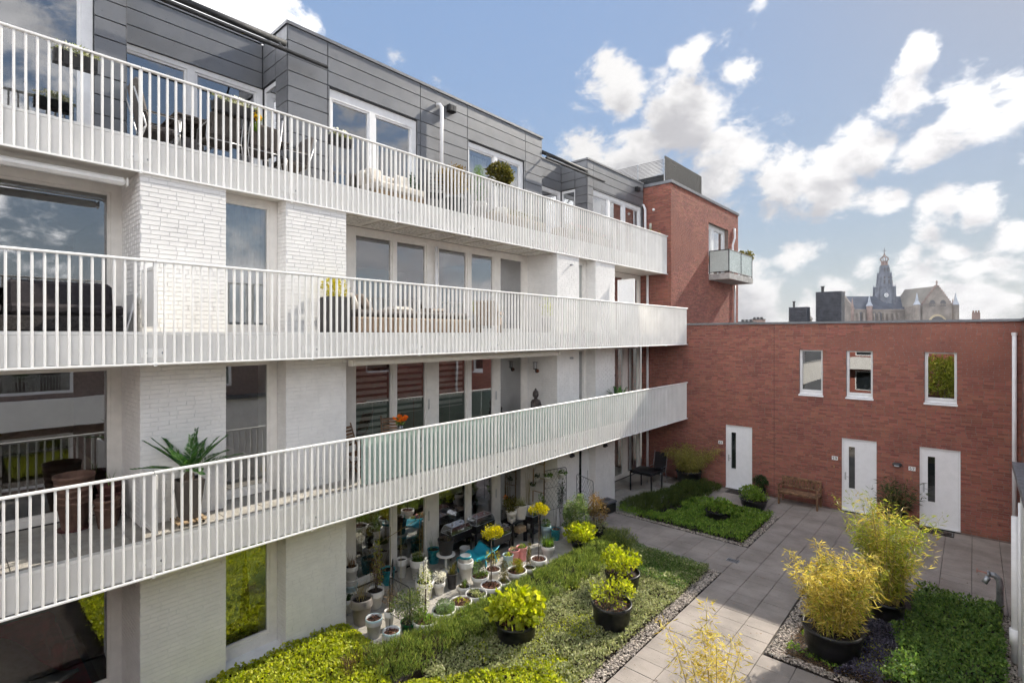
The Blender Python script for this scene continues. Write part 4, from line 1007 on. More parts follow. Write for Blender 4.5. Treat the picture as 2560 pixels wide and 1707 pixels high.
# corner turrets with lead caps
for i, u in enumerate((cu(2186), cu(2264), cu(2358))):
    rr = 2.2; mb = MB(); vv = -12 if i else V0 - 16; mb.lathe([(rr, 0), (rr, cz(764))], (u, vv, 0), 8); cpart('turret', mb, CHSTONE if i else CHBRICK)
    mb = MB(); mb.lathe([(rr * 1.2, cz(764)), (rr * .55, cz(755)), (.15, cz(735))], (u, vv, 0), 8); cpart('turret_cap', mb, mat('pale_lead', (.42, .45, .50), .6, .1, .2))
for u in (nave0 - 2.5, nave1 + 2.0):
    for vv in (V0 - 15, V0 + 8):
        mb = MB(); mb.lathe([(1.3, 0), (1.2, cz(764)), (.8, cz(760)), (.1, cz(743))], (u, vv, 0), 6); cpart('pinnacle', mb, CHBRICK)
for k, x in enumerate((2167, 2200, 2214, 2366)):
    mb = MB(); mb.prism(arch(cu(x), cz(810), 1.9, 10.0), 'y', V0 - 14.9, V0 - 14.6); cpart('aisle_window', mb, CHDARK)
for k in range(9):
    u = cu(2158) + (cu(2260) - cu(2158)) * k / 8; mb = MB(); mb.box(u - .6, u + .6, V0 - 17.0, V0 - 14.6, 0, cz(782)); cpart('buttress', mb, CHSTONE)
mb = MB(); mb.box(nave0 - .6, nave1 + .2, V0 - 15.2, V0 - 14.3, ze - .6, ze + .7); cpart('eaves_parapet', mb, CHSTONE)
# crossing tower
tcx = cu(2258.5); 
def stage(w0, w1, y0, y1, nm, mt, dep=None):
    mb = MB(); a, b = w0 * k_ / 2, w1 * k_ / 2; z0, z1 = cz(y0), cz(y1)
    mb.lathe([(a * 1.08, z0), (b * 1.08, z1)], (tcx, V0, 0), 8, closed=True)
    # engaged buttress fins at each corner
    for k in range(8):
        t = math.pi * 2 * (k + .5) / 8; 
        mb.tube([(tcx + a * 1.08 * math.cos(t), V0 + a * 1.08 * math.sin(t), z0), (tcx + b * 1.06 * math.cos(t), V0 + b * 1.06 * math.sin(t), z1)], [a * .09, b * .09], 5)
        mb.tube([(tcx + b * 1.08 * math.cos(t), V0 + b * 1.08 * math.sin(t), z1 - .5), (tcx + b * 1.08 * math.cos(t), V0 + b * 1.08 * math.sin(t), z1 + b * .5)], [b * .09, .05], 5)
    return cpart(nm, mb, mt)
stage(46, 44, 770, 716, 'tower_base', LEAD); stage(33, 28.5, 716, 678, 'tower_stage', LEAD); stage(21, 18, 678, 657, 'tower_stage', LEAD)
for y0, y1, w in ((716, 712, 47), (680, 677, 31), (659, 656, 20)): mb = MB(); mb.lathe([(w * k_ / 2 * 1.05, cz(y0)), (w * k_ / 2 * 1.1, cz(y1))], (tcx, V0, 0), 8, closed=True); cpart('cornice', mb, LEAD)
for wv, y0, y1, rad in ((3.0, 704, 694, 31), (3.0, 691, 685, 29.5), (2.2, 672, 662, 19.5)):
    for k in (-1, 0, 1):
        t = -math.pi / 2 + k * .62; u = tcx + rad * k_ / 2 * 1.07 * math.cos(t); v = V0 + rad * k_ / 2 * 1.07 * math.sin(t); mb = MB(); mb.prism(arch(u, cz(y0), wv * k_ * .5, (y0 - y1) * k_, 6), 'y', v - .35, v + .1); cpart('tower_window', mb, CHDARK)
for k in range(8):
    t = 2 * math.pi * (k + .5) / 8; r0 = 6.2 * k_; mb = MB(); mb.tube([(tcx + r0 * math.cos(t), V0 + r0 * math.sin(t), cz(657)), (tcx + r0 * math.cos(t), V0 + r0 * math.sin(t), cz(645))], .45, 6); cpart('lantern_column', mb, CHBRICK)
mb = MB(); mb.lathe([(7.0 * k_, cz(646)), (7.0 * k_, cz(644))], (tcx, V0, 0), 12, closed=True); cpart('lantern_ring', mb, CHBRICK)
for k in range(10):
    t = 2 * math.pi * k / 10; pts = []
    for r_, y in ((6, 644.5), (9.6, 640), (8.6, 636), (5.5, 633), (2.2, 630), (.6, 625)): pts.append((tcx + r_ * k_ * math.cos(t), V0 + r_ * k_ * math.sin(t), cz(y)))
    mb = MB(); mb.tube(pts, .28, 5); cpart('onion_rib', mb, CHBRICK)
mb = MB(); mb.tube([(tcx, V0, cz(632)), (tcx, V0, cz(608))], [.45, .12], 6); mb.tube([(tcx - 1.8, V0, cz(617)), (tcx + 1.8, V0, cz(617))], .16, 5); mb.lathe([(.1, cz(624)), (.7, cz(622.5)), (.1, cz(621))], (tcx, V0, 0), 8); cpart('spire_cross', mb, CHDARK)
ck = cu(2246); va = V0 - 22 * k_ * 1.1
mb = MB(); mb.lathe([(1.0, 0), (1.75, 0), (1.75, .3), (1.0, .3)], (0, 0, 0), 24); mb.v = [(ck + v[0], va - v[2], cz(734.5) + v[1]) for v in mb.v]; cpart('clock_ring', mb, NUMPLATE)
mb = MB(); mb.lathe([(.0, .2), (.55, .2)], (0, 0, 0), 16); mb.v = [(ck + v[0], va - v[2], cz(734.5) + v[1]) for v in mb.v]; cpart('clock_centre', mb, NUMPLATE)
ft_ = thing('far_tree', 'yellow-green treetop in front of the church showing above the brick wall', 'tree', (*pdir(2303, 120), 0))
mb = MB(); mb.tube([(0, 0, 0), (0, 0, 6.5)], [.25, .1], 8); lpart('trunk', mb, TRUNK, ft_)
bush(ft_, (0, 0, 6.4), (2.6, 2.0, 1.7), 5000, .30, .2, L_LIME, 31, 22, .28, name='crown')
tr2 = thing('far_turret', 'thin ornate roof turret just right of the small chimney casing', 'turret', (*pdir(2023, 260), 0))
mb = MB(); mb.lathe([(1.7, 0), (1.7, 10.5), (1.2, 11), (1.2, 12.6), (1.7, 12.9), (1.4, 13.8), (.5, 15), (.5, 15.7), (.75, 15.9), (.2, 17), (.06, 18.4)], (0, 0, 0), 8); lpart('turret_body', mb, CHSTONE, tr2)
mb = MB(); mb.lathe([(1.74, 10), (1.74, 10.4)], (0, 0, 0), 8); lpart('cornice', mb, LEAD, tr2)
# ================================================================ planting beds
def scatter(n, x0, x1, y0, y1, rng): return rng.uniform(x0, x1, n), rng.uniform(y0, y1, n)
def cover(name, label, rects, dens, hfun, L_, W_, m, seed, keep=None, upright=.75, cat='ground cover'):
    rng = np.random.default_rng(seed); X = []; Y = []
    for (x0, x1, y0, y1) in rects:
        x, y = scatter(int(dens * (x1 - x0) * (y1 - y0)), x0, x1, y0, y1, rng); X.append(x); Y.append(y)
    X = np.concatenate(X); Y = np.concatenate(Y)
    if keep is not None: k = keep(X, Y); X, Y = X[k], Y[k]
    h = hfun(X, Y); k = h > .012; X, Y, h = X[k], Y[k], h[k]; n = len(X)
    Z = h * rng.random(n) ** .4
    A = rng.normal(size=(n, 3)) * .75 + np.array((0, 0, upright)); 
    return stuff(name, leafmesh(name, np.stack([X, Y, Z], 1), A, L_ * rng.uniform(.7, 1.3, n), W_ * rng.uniform(.7, 1.3, n), m, rng, up=(0, 0, 1)), label, cat)
def edge_noise(x, y, s, sd, a): return (vnoise(x, y, s, sd) - .5) * a
POTS = []     # (x, y, r): places kept clear of leaves
def clear(X, Y):
    k = np.ones(len(X), bool)
    for (x, y, r) in POTS: k &= (X - x) ** 2 + (Y - y) ** 2 > r * r
    return k
POTS += [(-6.30, 7.17, .30), (-5.22, 8.72, .27), (-5.80, 10.15, .27), (-1.88, 10.60, .40), (-1.28, 12.4, .22), (-5.80, 15.9, .36)]
# left bed: lime carpet in front, sage carpet behind, heather hedge along the terrace
lime_edge = lambda X, Y: 6.35 + (X + 6.0) * .85 + edge_noise(X, Y, .9, 3, 1.5)
cover('groundcover', 'bright lime green leafy ground cover in the near left bed', [(-9.12, -4.72, 2.0, 8.6)], 2300, lambda X, Y: (.07 + .10 * vnoise(X, Y, 2.2, 5) + .06 * vnoise(X, Y, 7, 6)) * np.clip((np.where(X < -7.4, 5.35, lime_edge(X, Y)) - Y) * 2.2 + .15, 0, 1), .052, .036, L_LIME, 11, lambda X, Y: clear(X, Y) & np.where(X < -7.4, Y < 5.35, Y < lime_edge(X, Y)))
cover('groundcover', 'lime green tufts sprinkled through the sage ground cover', [(-6.6, -4.8, 6.0, 9.5)], 700, lambda X, Y: .17 * (vnoise(X, Y, 1.6, 15) > .52), .034, .022, L_LIME, 12, clear)
cover('groundcover', 'pale sage green ground cover around the three black pots in the left bed', [(-6.9, -4.70, 5.4, 12.42)], 2300, lambda X, Y: np.clip((.13 * (vnoise(X, Y, 3.4, 21) + .35) + .05 * vnoise(X, Y, 9, 22)) * np.clip((vnoise(X, Y, 1.5, 23) * 1.2 + vnoise(X, Y, 5, 24) * .9 - .42) * 3, 0, 1), 0, .25), .040, .032, L_SAGE, 13, lambda X, Y: clear(X, Y) & (Y > lime_edge(X, Y) - .5))
cover('groundcover', 'dark green patch of ground cover in the shade at the far corner of the left bed', [(-6.6, -4.72, 10.9, 12.40)], 2600, lambda X, Y: .14 + .07 * vnoise(X, Y, 4, 25), .03, .02, L_GREEN, 14, clear)
def hedge(name, label, pts, wd, hgt, dens, m, seed, mdry=None):
    rng = np.random.default_rng(seed); P = []; A = []; 
    for (xa, ya), (xb, yb) in zip(pts[:-1], pts[1:]):
        l = math.hypot(xb - xa, yb - ya); nt_ = int(dens * l * wd)
        t = rng.random(nt_); o = rng.uniform(-.5, .5, nt_) * wd
        x = xa + (xb - xa) * t - (yb - ya) / l * o; y = ya + (yb - ya) * t + (xb - xa) / l * o
        lump = .6 * vnoise(x, y, 2.6, seed + 1) + .4 * vnoise(x, y, 7.5, seed + 2); hh = hgt * (.42 + .80 * lump) * (1 - (np.abs(o) / wd * 2) ** 3 * .45)
        K = 60      # each tuft: a spray of upright needles, open and dark between tufts
        for k in range(K):
            th = rng.random(nt_) * 6.283; rr = .055 * np.sqrt(rng.random(nt_)); f = rng.random(nt_) ** .7
            P.append(np.stack([x + np.cos(th) * rr * (.5 + f), y + np.sin(th) * rr * (.5 + f), hh * (.12 + .70 * f)], 1)); A.append(np.stack([np.cos(th) * .45 + rng.normal(size=nt_) * .2, np.sin(th) * .45 + rng.normal(size=nt_) * .2, np.ones(nt_)], 1))
    P = np.concatenate(P); A = np.concatenate(A); n = len(P)
    return stuff(name, leafmesh(name, P, A, .085 * rng.uniform(.6, 1.25, n), .011, m, rng), label, 'hedge')
hedge('heather_hedge', 'low needle-leaved heather hedge running between the white pots and the left bed', [(-7.40, 4.75), (-7.10, 7.0), (-7.0, 10.0), (-7.1, 12.6)], .95, .50, 95, L_ROSE, 41)
hedge('heather_dry', 'brownish dry stems at the near end of the heather hedge', [(-7.75, 4.5), (-7.15, 6.2)], .7, .34, 30, L_ROSED, 43)
hedge('heather_hedge', 'dark heather hedge between the patio table and door sixty-one', [(-8.15, 14.75), (-7.75, 16.3), (-7.45, 17.8), (-7.35, 19.2)], 1.15, .50, 90, leafmat('heather_far', (.045, .075, .015), (.11, .13, .025), .3), 45)
m = MB(); 
for (x0, x1, y0, y1) in ((-7.5, -6.85, 4.9, 12.5),): m.box(x0, x1, y0, y1, -.02, .12)
struct('hedge_soil', m, SOIL)
# far bed
cover('groundcover', 'fresh green ground cover in the far bed around the two sunken black pots', [(-7.3, -4.62, 14.52, 17.38), (-8.5, -7.2, 14.52, 15.1)], 2000, lambda X, Y: .08 + .11 * vnoise(X, Y, 3, 51) + .06 * vnoise(X, Y, 9, 52), .055, .03, L_GREEN2, 51, lambda X, Y: clear(X, Y) & (X > -7.15 + edge_noise(X, Y, 2, 53, .5)) | (Y < 15.0))
# right bed
cover('groundcover', 'dense green ground cover filling the right bed beside the standpipe', [(-1.55, .42, 10.2, 14.5)], 2000, lambda X, Y: .10 + .17 * vnoise(X, Y, 2.6, 61) + .09 * vnoise(X, Y, 8, 62), .058, .032, L_GREEN, 61, lambda X, Y: clear(X, Y) & (X > -1.15 + edge_noise(X, Y, 1.6, 63, .6) - .18 * np.clip(12.6 - Y, -2, 0)) & (Y > 9.95 + (X + 1.2) * .4))
cover('groundcover', 'light yellow-green sprigs at the near corner of the right bed', [(-1.5, -.2, 10.0, 11.3)], 900, lambda X, Y: .16 * (vnoise(X, Y, 2.4, 66) > .45), .035, .022, L_LIME, 64, clear)
cover('low_shrub', 'purple-leaved creeping shrub beside the yellow bamboo pot', [(-1.75, -.95, 9.95, 12.3)], 3600, lambda X, Y: .30 * np.clip(1.15 - ((X + 1.30 + (Y - 11) * -.08) / .36) ** 2, 0, 1) * (.5 + .7 * vnoise(X, Y, 5, 67)), .032, .02, L_PURP, 65, clear, cat='shrub')
cover('clover', 'small green clover clumps growing in the brown mulch beside the yellow bamboo', [(-2.5, -1.5, 9.95, 11.6)], 1300, lambda X, Y: .09 * (vnoise(X, Y, 3.5, 68) > .66), .035, .03, L_GREEN2, 66, clear)
rng = np.random.default_rng(70); x, y = scatter(9000, -2.52, -.7, 9.95, 13.2, rng); k = clear(x, y) & (x < -1.2 + (11 - y) * .25); x, y = x[k], y[k]; n = len(x)
stuff('mulch', leafmesh('mulch', np.stack([x, y, rng.random(n) * .05], 1), np.stack([rng.normal(size=n), rng.normal(size=n), rng.normal(size=n) * .25], 1), .09 * rng.uniform(.5, 1.4, n), .006, L_BROWN, rng), 'reddish brown needle mulch on the left part of the right bed', 'mulch')
rng = np.random.default_rng(71); x, y = scatter(6000, -6.8, -4.75, 5.5, 12.3, rng); n = len(x)
stuff('leaf_litter', leafmesh('leaf_litter', np.stack([x, y, rng.random(n) * .03], 1), np.stack([rng.normal(size=n), rng.normal(size=n), rng.normal(size=n) * .2], 1), .05 * rng.uniform(.5, 1.4, n), .012, L_BROWN, rng), 'brown leaf litter showing between the sage ground cover', 'litter')
# pebble edging
ICO = None
def pebbles(label, rects, dens, seed):
    rng = np.random.default_rng(seed); X = []; Y = []
    for (x0, x1, y0, y1) in rects:
        a, b = scatter(int(dens * (x1 - x0) * (y1 - y0)), x0, x1, y0, y1, rng); X.append(a); Y.append(b)
    X = np.concatenate(X); Y = np.concatenate(Y); n = len(X)
    t = (1 + 5 ** .5) / 2; B = np.array([(-1, t, 0), (1, t, 0), (-1, -t, 0), (1, -t, 0), (0, -1, t), (0, 1, t), (0, -1, -t), (0, 1, -t), (t, 0, -1), (t, 0, 1), (-t, 0, -1), (-t, 0, 1)]); B = unit(B)
    Fi = np.array([(0, 11, 5), (0, 5, 1), (0, 1, 7), (0, 7, 10), (0, 10, 11), (1, 5, 9), (5, 11, 4), (11, 10, 2), (10, 7, 6), (7, 1, 8), (3, 9, 4), (3, 4, 2), (3, 2, 6), (3, 6, 8), (3, 8, 9), (4, 9, 5), (2, 4, 11), (6, 2, 10), (8, 6, 7), (9, 8, 1)])
    sz = rng.uniform(.011, .026, (n, 1, 1)); an = rng.random(n) * 6.28; sc3 = np.stack([rng.uniform(.8, 1.4, n), rng.uniform(.7, 1.1, n), rng.uniform(.5, .8, n)], 1)[:, None]
    Vv = B[None] * sc3 * sz * (1 + rng.normal(size=(n, 12, 1)) * .08); c, s = np.cos(an)[:, None], np.sin(an)[:, None]
    Vx = Vv[..., 0] * c - Vv[..., 1] * s + X[:, None]; Vy = Vv[..., 0] * s + Vv[..., 1] * c + Y[:, None]; Vz = Vv[..., 2] + (.004 + rng.random(n) * .022)[:, None]
    F = (Fi[None] + (np.arange(n) * 12)[:, None, None]).reshape(-1, 3)
    return stuff('pebble_edging', npmesh('pebble_edging', np.stack([Vx, Vy, Vz], -1).reshape(-1, 3), F, PEBBLE, True), label, 'pebbles')
pebbles('pebble edging along the path side of the left bed', [(-4.74, -4.48, 5.0, 12.47), (-6.9, -4.6, 12.36, 12.475)], 1700, 81)
pebbles('pebble edging around the far bed', [(-8.6, -4.5, 14.425, 14.56), (-4.66, -4.48, 14.45, 17.47), (-7.0, -4.5, 17.33, 17.48), (-7.22, -7.0, 17.4, 19.45)], 1500, 82)
pebbles('pebble edging around the right bed with the bamboos', [(-2.76, -2.48, 9.85, 14.5), (-2.7, .4, 9.84, 10.04), (.38, .60, 10.0, 14.3)], 1600, 83)

# ================================================================ pots
def pot_parts(t, r, h, mt, style='collar', soil=SOIL, fill=.88):
    if style == 'collar': prof = [(r * .66, 0), (r * .70, .02 * h), (r * .86, h * .66), (r * .97, h * .67), (r, h * .70), (r, h * .96), (r * .98, h), (r * .90, h), (r * .89, h * .9), (r * .82, h * .55)]
    elif style == 'plain': prof = [(r * .74, 0), (r * .76, .02 * h), (r * .96, h * .93), (r, h * .94), (r, h * .985), (r * .98, h), (r * .92, h), (r * .91, h * .9), (r * .82, h * .5)]
    elif style == 'bowl': prof = [(r * .70, 0), (r * .78, .04 * h), (r * .90, h * .45), (r * .96, h * .86), (r, h * .88), (r * 1.01, h * .97), (r * .99, h), (r * .93, h), (r * .92, h * .92), (r * .8, h * .5)]
    b = MB(); b.lathe(prof, n=36); b.f.append(tuple(reversed(range(36)))); lpart('pot', b, mt, t, True)
    if soil is not None:
        s = MB(); s.lathe([(r * .90, h * fill - .004), (r * .55, h * fill + .004), (.002, h * fill + .012)], n=28); lpart('soil', s, soil, t, True)
def pot(label, x, y, r, h, mt=POT_W, style='collar', soil=SOIL, z=0, group='pots on the ground floor terrace', name='potted_plant', cat='potted plant', rim=None):
    t = thing(name, label, cat, (x, y, z), group); pot_parts(t, r, h, mt, style, soil)
    if rim: b = MB(); b.lathe([(r * .90, h * .99), (r * .985, h * 1.012), (r * 1.012, h * .99), (r * 1.012, h * .90)], n=36); lpart('rim', b, rim, t, True)
    return t
def chips(t, r, h, seed, n=140, m=None):
    rng = np.random.default_rng(seed); a = rng.random(n) * 6.28; q = r * .86 * np.sqrt(rng.random(n))
    o = link('bark_chips', leafmesh('bark_chips', np.stack([q * np.cos(a), q * np.sin(a), h * .88 + .006 + rng.random(n) * .02], 1), np.stack([rng.normal(size=n), rng.normal(size=n), rng.normal(size=n) * .25], 1), .04 * rng.uniform(.6, 1.4, n), .022, m or leafmat('bark_chip', (.13, .05, .03), (.30, .15, .09), .05), rng), t, (0, 0, 0), False); o['kind'] = 'stuff'
def stemsx(t, n, r, h0, h1, seed, m=TRUNK, rad=.005, lean=.25, name='stem'):
    rg = random.Random(seed); b = MB()
    for k in range(n):
        a = rg.uniform(0, 6.28); q = r * math.sqrt(rg.random()) * .6; hh = h1 * rg.uniform(.7, 1.05); b2 = rg.uniform(0, 6.28); l = lean * hh * rg.random()
        x, y = q * math.cos(a), q * math.sin(a); b.tube([(x, y, h0), (x + l * .4 * math.cos(b2), y + l * .4 * math.sin(b2), h0 + hh * .55), (x + l * math.cos(b2), y + l * math.sin(b2), h0 + hh)], [rad, rad * .8, rad * .4], 5)
    return lpart(name, b, m, t)
def standard(t, r, h, top, cr, m, seed, rad=.012, n=900, leaf=.035):
    b = MB(); b.tube([(0, 0, h * .85), (.008, .004, h + (top - h) * .5), (0, 0, top)], [rad, rad * .9, rad * .7], 8); lpart('trunk', b, TRUNK, t, True)
    bush(t, (0, 0, top + cr * .25), (cr * 1.15, cr * 1.15, cr * .62), n, leaf, leaf * .75, m, seed, 11, .25)
# front row along the terrace edge ------------------------------------------------
HX = .985
p = pot('low white pot with a white-blossomed young tree at the near end of the pot row', -7.74, 6.18, .235, .29); chips(p, .235, .29, 1)
b = MB(); b.tube([(0, 0, .24), (.01, .01, .6), (0, .02, .95), (.01, 0, 1.38)], [.018, .016, .012, .005], 8); lpart('trunk', b, TRUNK, p, True)
bush(p, (.0, 0, .95), (.10, .10, .46), 420, .032, .028, P_WHITE, 91, 20, .17, name='blossom'); bush(p, (0, 0, .36), (.2, .2, .08), 160, .05, .03, L_GREEN2, 92, 8, .4); bush(p, (0, 0, .9), (.12, .12, .42), 130, .035, .02, L_LIME, 93, 8, .4)
p = pot('low white pot overflowing with feathery pale green foliage', -7.74, 6.65, .235, .29); bush(p, (.02, .02, .34), (.18, .18, .13), 1900, .026, .012, leafmat('feathery', (.16, .25, .09), (.28, .37, .16), .35), 94, 16, .3)
p = pot('low white pot filled with reddish bark chips and tiny shoots', -7.74, 7.10, .23, .28); chips(p, .23, .28, 2, 260); bush(p, (0, 0, .27), (.13, .13, .03), 50, .035, .02, L_LIME, 95, 6, .5)
p = pot('pale grey low pot filled with small green rosettes', -7.74, 7.53, .23, .28, POT_G); bush(p, (0, 0, .255), (.17, .17, .045), 420, .04, .026, L_SAGE, 96, 14, .2)
p = pot('small white pot with reddish seedlings half hidden behind the grey rosette pot', -8.26, 7.68, .13, .2); bush(p, (0, 0, .23), (.1, .1, .08), 120, .04, .02, L_OLIVE, 97, 6, .4); blades(p, (0, 0, .18), .04, 14, .22, .018, L_GREEN, 98, .3)
p = pot('low white pot with a yellow ball tree on a thin trunk, nearer one', -7.76, 8.00, .23, .28); chips(p, .23, .28, 3, 260); standard(p, .23, .28, 1.36, .21, L_YEL, 99)
p = pot('white pot with small green perennials behind the near yellow ball tree', -8.30, 8.20, .20, .24); chips(p, .2, .24, 4, 140); bush(p, (0, 0, .27), (.17, .17, .07), 300, .03, .018, L_GREEN2, 100, 10, .3); stemsx(p, 5, .15, .22, .35, 4, L_GREEN and TRUNK); bush(p, (-.02, 0, .42), (.15, .12, .16), 170, .03, .018, L_GREEN, 101, 8, .4)
p = pot('white pot of bark chips with thin bare stems behind the cone shrub', -8.34, 8.66, .18, .22); chips(p, .18, .22, 5, 170); stemsx(p, 9, .13, .18, .42, 5); bush(p, (0, 0, .5), (.16, .16, .14), 110, .035, .02, L_YEL, 102, 8, .4)
p = pot('small white pot with an olive green cone-shaped shrub beside the near ball tree', -7.78, 8.42, .155, .20); bush(p, (0, 0, .40), (.105, .105, .25), 1300, .026, .011, L_OLIVE, 103, 22, .25)
p = pot('white pot with a dense mossy yellow-green dwarf shrub', -7.80, 8.88, .235, .28); chips(p, .235, .28, 6, 150); bush(p, (0, 0, .36), (.18, .18, .15), 1900, .026, .012, leafmat('moss_yellow', (.16, .17, .015), (.36, .33, .03), .35), 104, 20, .25)
p = pot('small white pot with a slim green cone conifer beside the far ball tree', -7.80, 9.33, .155, .2); bush(p, (0, 0, .46), (.075, .075, .32), 1300, .024, .010, L_OLIVE, 105, 24, .2)
p = pot('low white pot with a yellow ball tree on a thin trunk, farther one', -7.78, 9.66, .20, .30); chips(p, .2, .3, 7, 220); standard(p, .2, .3, 1.42, .20, L_YEL, 106)
p = pot('white pot with arching grass clumps at the far end of the front pot row', -8.16, 10.52, .18, .25); blades(p, (0, 0, .2), .13, 170, .30, .007, L_GREEN2, 107, .8); bush(p, (0, 0, .3), (.14, .14, .07), 220, .03, .018, L_GREEN2, 108, 8, .35)
p = pot('black pot of bright lime hydrangea leaves at the far end of the heather hedge', -7.72, 11.35, .26, .26, BLACK, 'bowl'); bush(p, (0, 0, .42), (.42, .42, .24), 900, .075, .055, L_LIME, 109, 16, .3)
p = pot('tall bushy pale green shrub in a dark pot in front of the black trellis', -8.10, 11.75, .24, .30, BLACK, 'bowl'); stemsx(p, 7, .14, .25, .8, 8); bush(p, (0, 0, .78), (.36, .34, .50), 2300, .05, .03, leafmat('pale_shrub', (.11, .17, .05), (.26, .30, .12), .35), 110, 26, .24)
p = pot('brownish budding shrub in a dark pot beside the far black trellis', -7.78, 12.28, .24, .28, BLACK, 'bowl'); stemsx(p, 9, .15, .25, .8, 9); bush(p, (0, 0, .85), (.30, .28, .40), 1000, .045, .028, leafmat('copper_leaf', (.20, .12, .04), (.34, .24, .09), .3), 111, 18, .25); bush(p, (0, 0, .36), (.28, .28, .16), 500, .045, .03, L_SAGE, 112, 12, .3)
# near corner by the brick pier
p = pot('large taupe pot with dry brown stems beside the white brick pier', -8.98, 5.60, .21, .50, POT_T); stemsx(p, 16, .14, .42, .45, 10, CANE, .004, .5)
p = pot('white tapered pot with blue rim filled with bark, leftmost of the blue-rimmed pair', -8.40, 5.50, .155, .36, POT_G, rim=POT_BLUE); chips(p, .155, .36, 11, 90)
p = pot('white tapered pot with blue rim filled with bark, nearest the lime ground cover', -7.80, 5.47, .155, .36, POT_G, rim=POT_BLUE); chips(p, .155, .36, 12, 90)
p = pot('green pot with a spreading small-leaved bush by the near black trellis', -7.95, 5.98, .17, .26, POT_GREEN, 'plain'); stemsx(p, 8, .1, .2, .45, 13); bush(p, (-.06, .05, .50), (.36, .34, .26), 1900, .032, .02, leafmat('small_bush', (.10, .15, .045), (.25, .27, .10), .35), 113, 24, .25)
p = pot('slim pinkish white pot behind the near black trellis', -8.42, 5.86, .10, .34); stemsx(p, 9, .07, .3, .6, 14, CANE, .003, .4); bush(p, (0, 0, .6), (.14, .14, .22), 160, .035, .018, L_BROWN, 114, 8, .4)
p = pot('white pot with dark soil and withered vines beside the taupe pot', -9.30, 6.12, .185, .36); stemsx(p, 12, .1, .3, .9, 15, TRUNK, .004, .35); bush(p, (.05, 0, .85), (.2, .2, .34), 260, .05, .018, L_BROWN, 115, 10, .35)
t = thing('pot_stack', 'stack of empty white pots topped by a pot of dry grass in the pier corner', 'pot stack', (-9.95, 5.95, 0))
for k in range(3):
    b = MB(); b.lathe([(.10, .12 * k), (.135, .12 * k + .17), (.14, .12 * k + .175), (.14, .12 * k + .20), (.13, .12 * k + .20), (.12, .12 * k + .1)], n=28); lpart('pot', b, (POT_W, POT_BLUE, POT_W)[k], t, True)
p = pot('white pot of dry reddish grass on top of the pot stack', -9.95, 5.95, .145, .30, z=.42); blades(p, (0, 0, .26), .07, 26, .26, .014, L_BROWN, 116, .4)
p = pot('white pot with a few dark leaves beside the pier corner', -9.55, 5.62, .13, .28); bush(p, (0, 0, .32), (.1, .1, .06), 70, .05, .03, L_DARK, 117, 6, .4)
p = pot('climbing plant with thin yellow-green leaves beside the pot stack', -9.5, 6.3, .15, .3, POT_G); stemsx(p, 4, .05, .25, 1.0, 16); bush(p, (0, 0, .75), (.12, .12, .5), 260, .045, .02, L_LIME, 118, 16, .25)
# middle of the terrace
p = pot('tall white pot of stiff green grass in front of the glass doors', -9.62, 7.50, .20, .46); blades(p, (0, 0, .42), .16, 190, .13, .008, L_GREEN, 119, .35)
p = pot('white pot with reddish soil between the teal pot and the tall grass pot', -10.0, 7.30, .135, .42)
p = pot('teal glazed pot with bare soil behind the withered vines', -9.95, 6.88, .17, .34, POT_TEAL, 'plain')
p = pot('small white pot of grey-green rosettes by the glass door', -10.05, 7.78, .15, .34); bush(p, (0, 0, .34), (.12, .12, .05), 160, .04, .028, L_SAGE, 120, 8, .25)
p = pot('teal glazed pot with thin grass beside the black pot table', -10.02, 8.28, .16, .34, POT_TEAL, 'plain'); blades(p, (0, 0, .3), .1, 26, .42, .006, L_GREEN, 121, .5)
p = pot('white pot with a dark twiggy plant behind the blossoming tree', -8.80, 7.02, .20, .38); stemsx(p, 10, .13, .32, .3, 17); bush(p, (-.04, 0, .46), (.2, .2, .12), 200, .03, .018, L_GREEN, 122, 9, .35)
p = pot('small white pot with hanging white blossom beside the dark square pot', -8.72, 7.36, .13, .26); bush(p, (0, 0, .34), (.16, .14, .13), 420, .03, .026, P_WHITE, 123, 9, .3, name='blossom'); stemsx(p, 6, .06, .22, .4, 18, TRUNK, .003)
p = pot('dark brown tapered pot with drooping brown leaves', -8.70, 7.72, .12, .34, DGREY, 'plain'); blades(p, (0, 0, .3), .06, 30, .26, .022, L_OLIVE, 124, 1.1)
t = thing('plant_table', 'round white plant table carrying the large black pot', 'table', (-9.42, 8.16, 0))
b = MB(); b.lathe([(0.001, .385), (.21, .385), (.225, .395), (.225, .42), (.215, .425), (.001, .425)], n=36); lpart('table_top', b, POT_W, t, True); b = MB(); b.tube([(0, 0, 0), (0, 0, .39)], .03, 12); lpart('leg', b, POT_W, t, True); b = MB(); b.lathe([(.14, 0), (.13, .02), (.03, .04)], n=24); lpart('foot', b, POT_W, t, True)
p = pot('large black pot of low succulents standing on the round white table', -9.42, 8.16, .20, .36, DGREY, 'plain', z=.426); bush(p, (0, 0, .34), (.14, .14, .07), 200, .04, .02, leafmat('reddish_succulent', (.11, .07, .04), (.13, .14, .05), .2), 125, 8, .35)
p = pot('teal glazed pot tucked under the round white table', -9.15, 8.42, .13, .30, POT_TEAL, 'plain')
t = thing('pot_stack', 'white pot with a smaller blue-rimmed pot nested in it by the turquoise seat', 'pot stack', (-8.80, 8.22, 0), 'pots on the ground floor terrace')
pot_parts(t, .185, .42, POT_W, 'collar', None); b = MB(); b.lathe([(.10, .38), (.135, .50), (.14, .505), (.14, .54), (.125, .54), (.11, .42), (.001, .41)], n=30); lpart('inner_pot', b, POT_W, t, True); b = MB(); b.lathe([(.122, .545), (.142, .548), (.145, .52), (.145, .495)], n=30); lpart('rim', b, POT_TEAL, t, True)
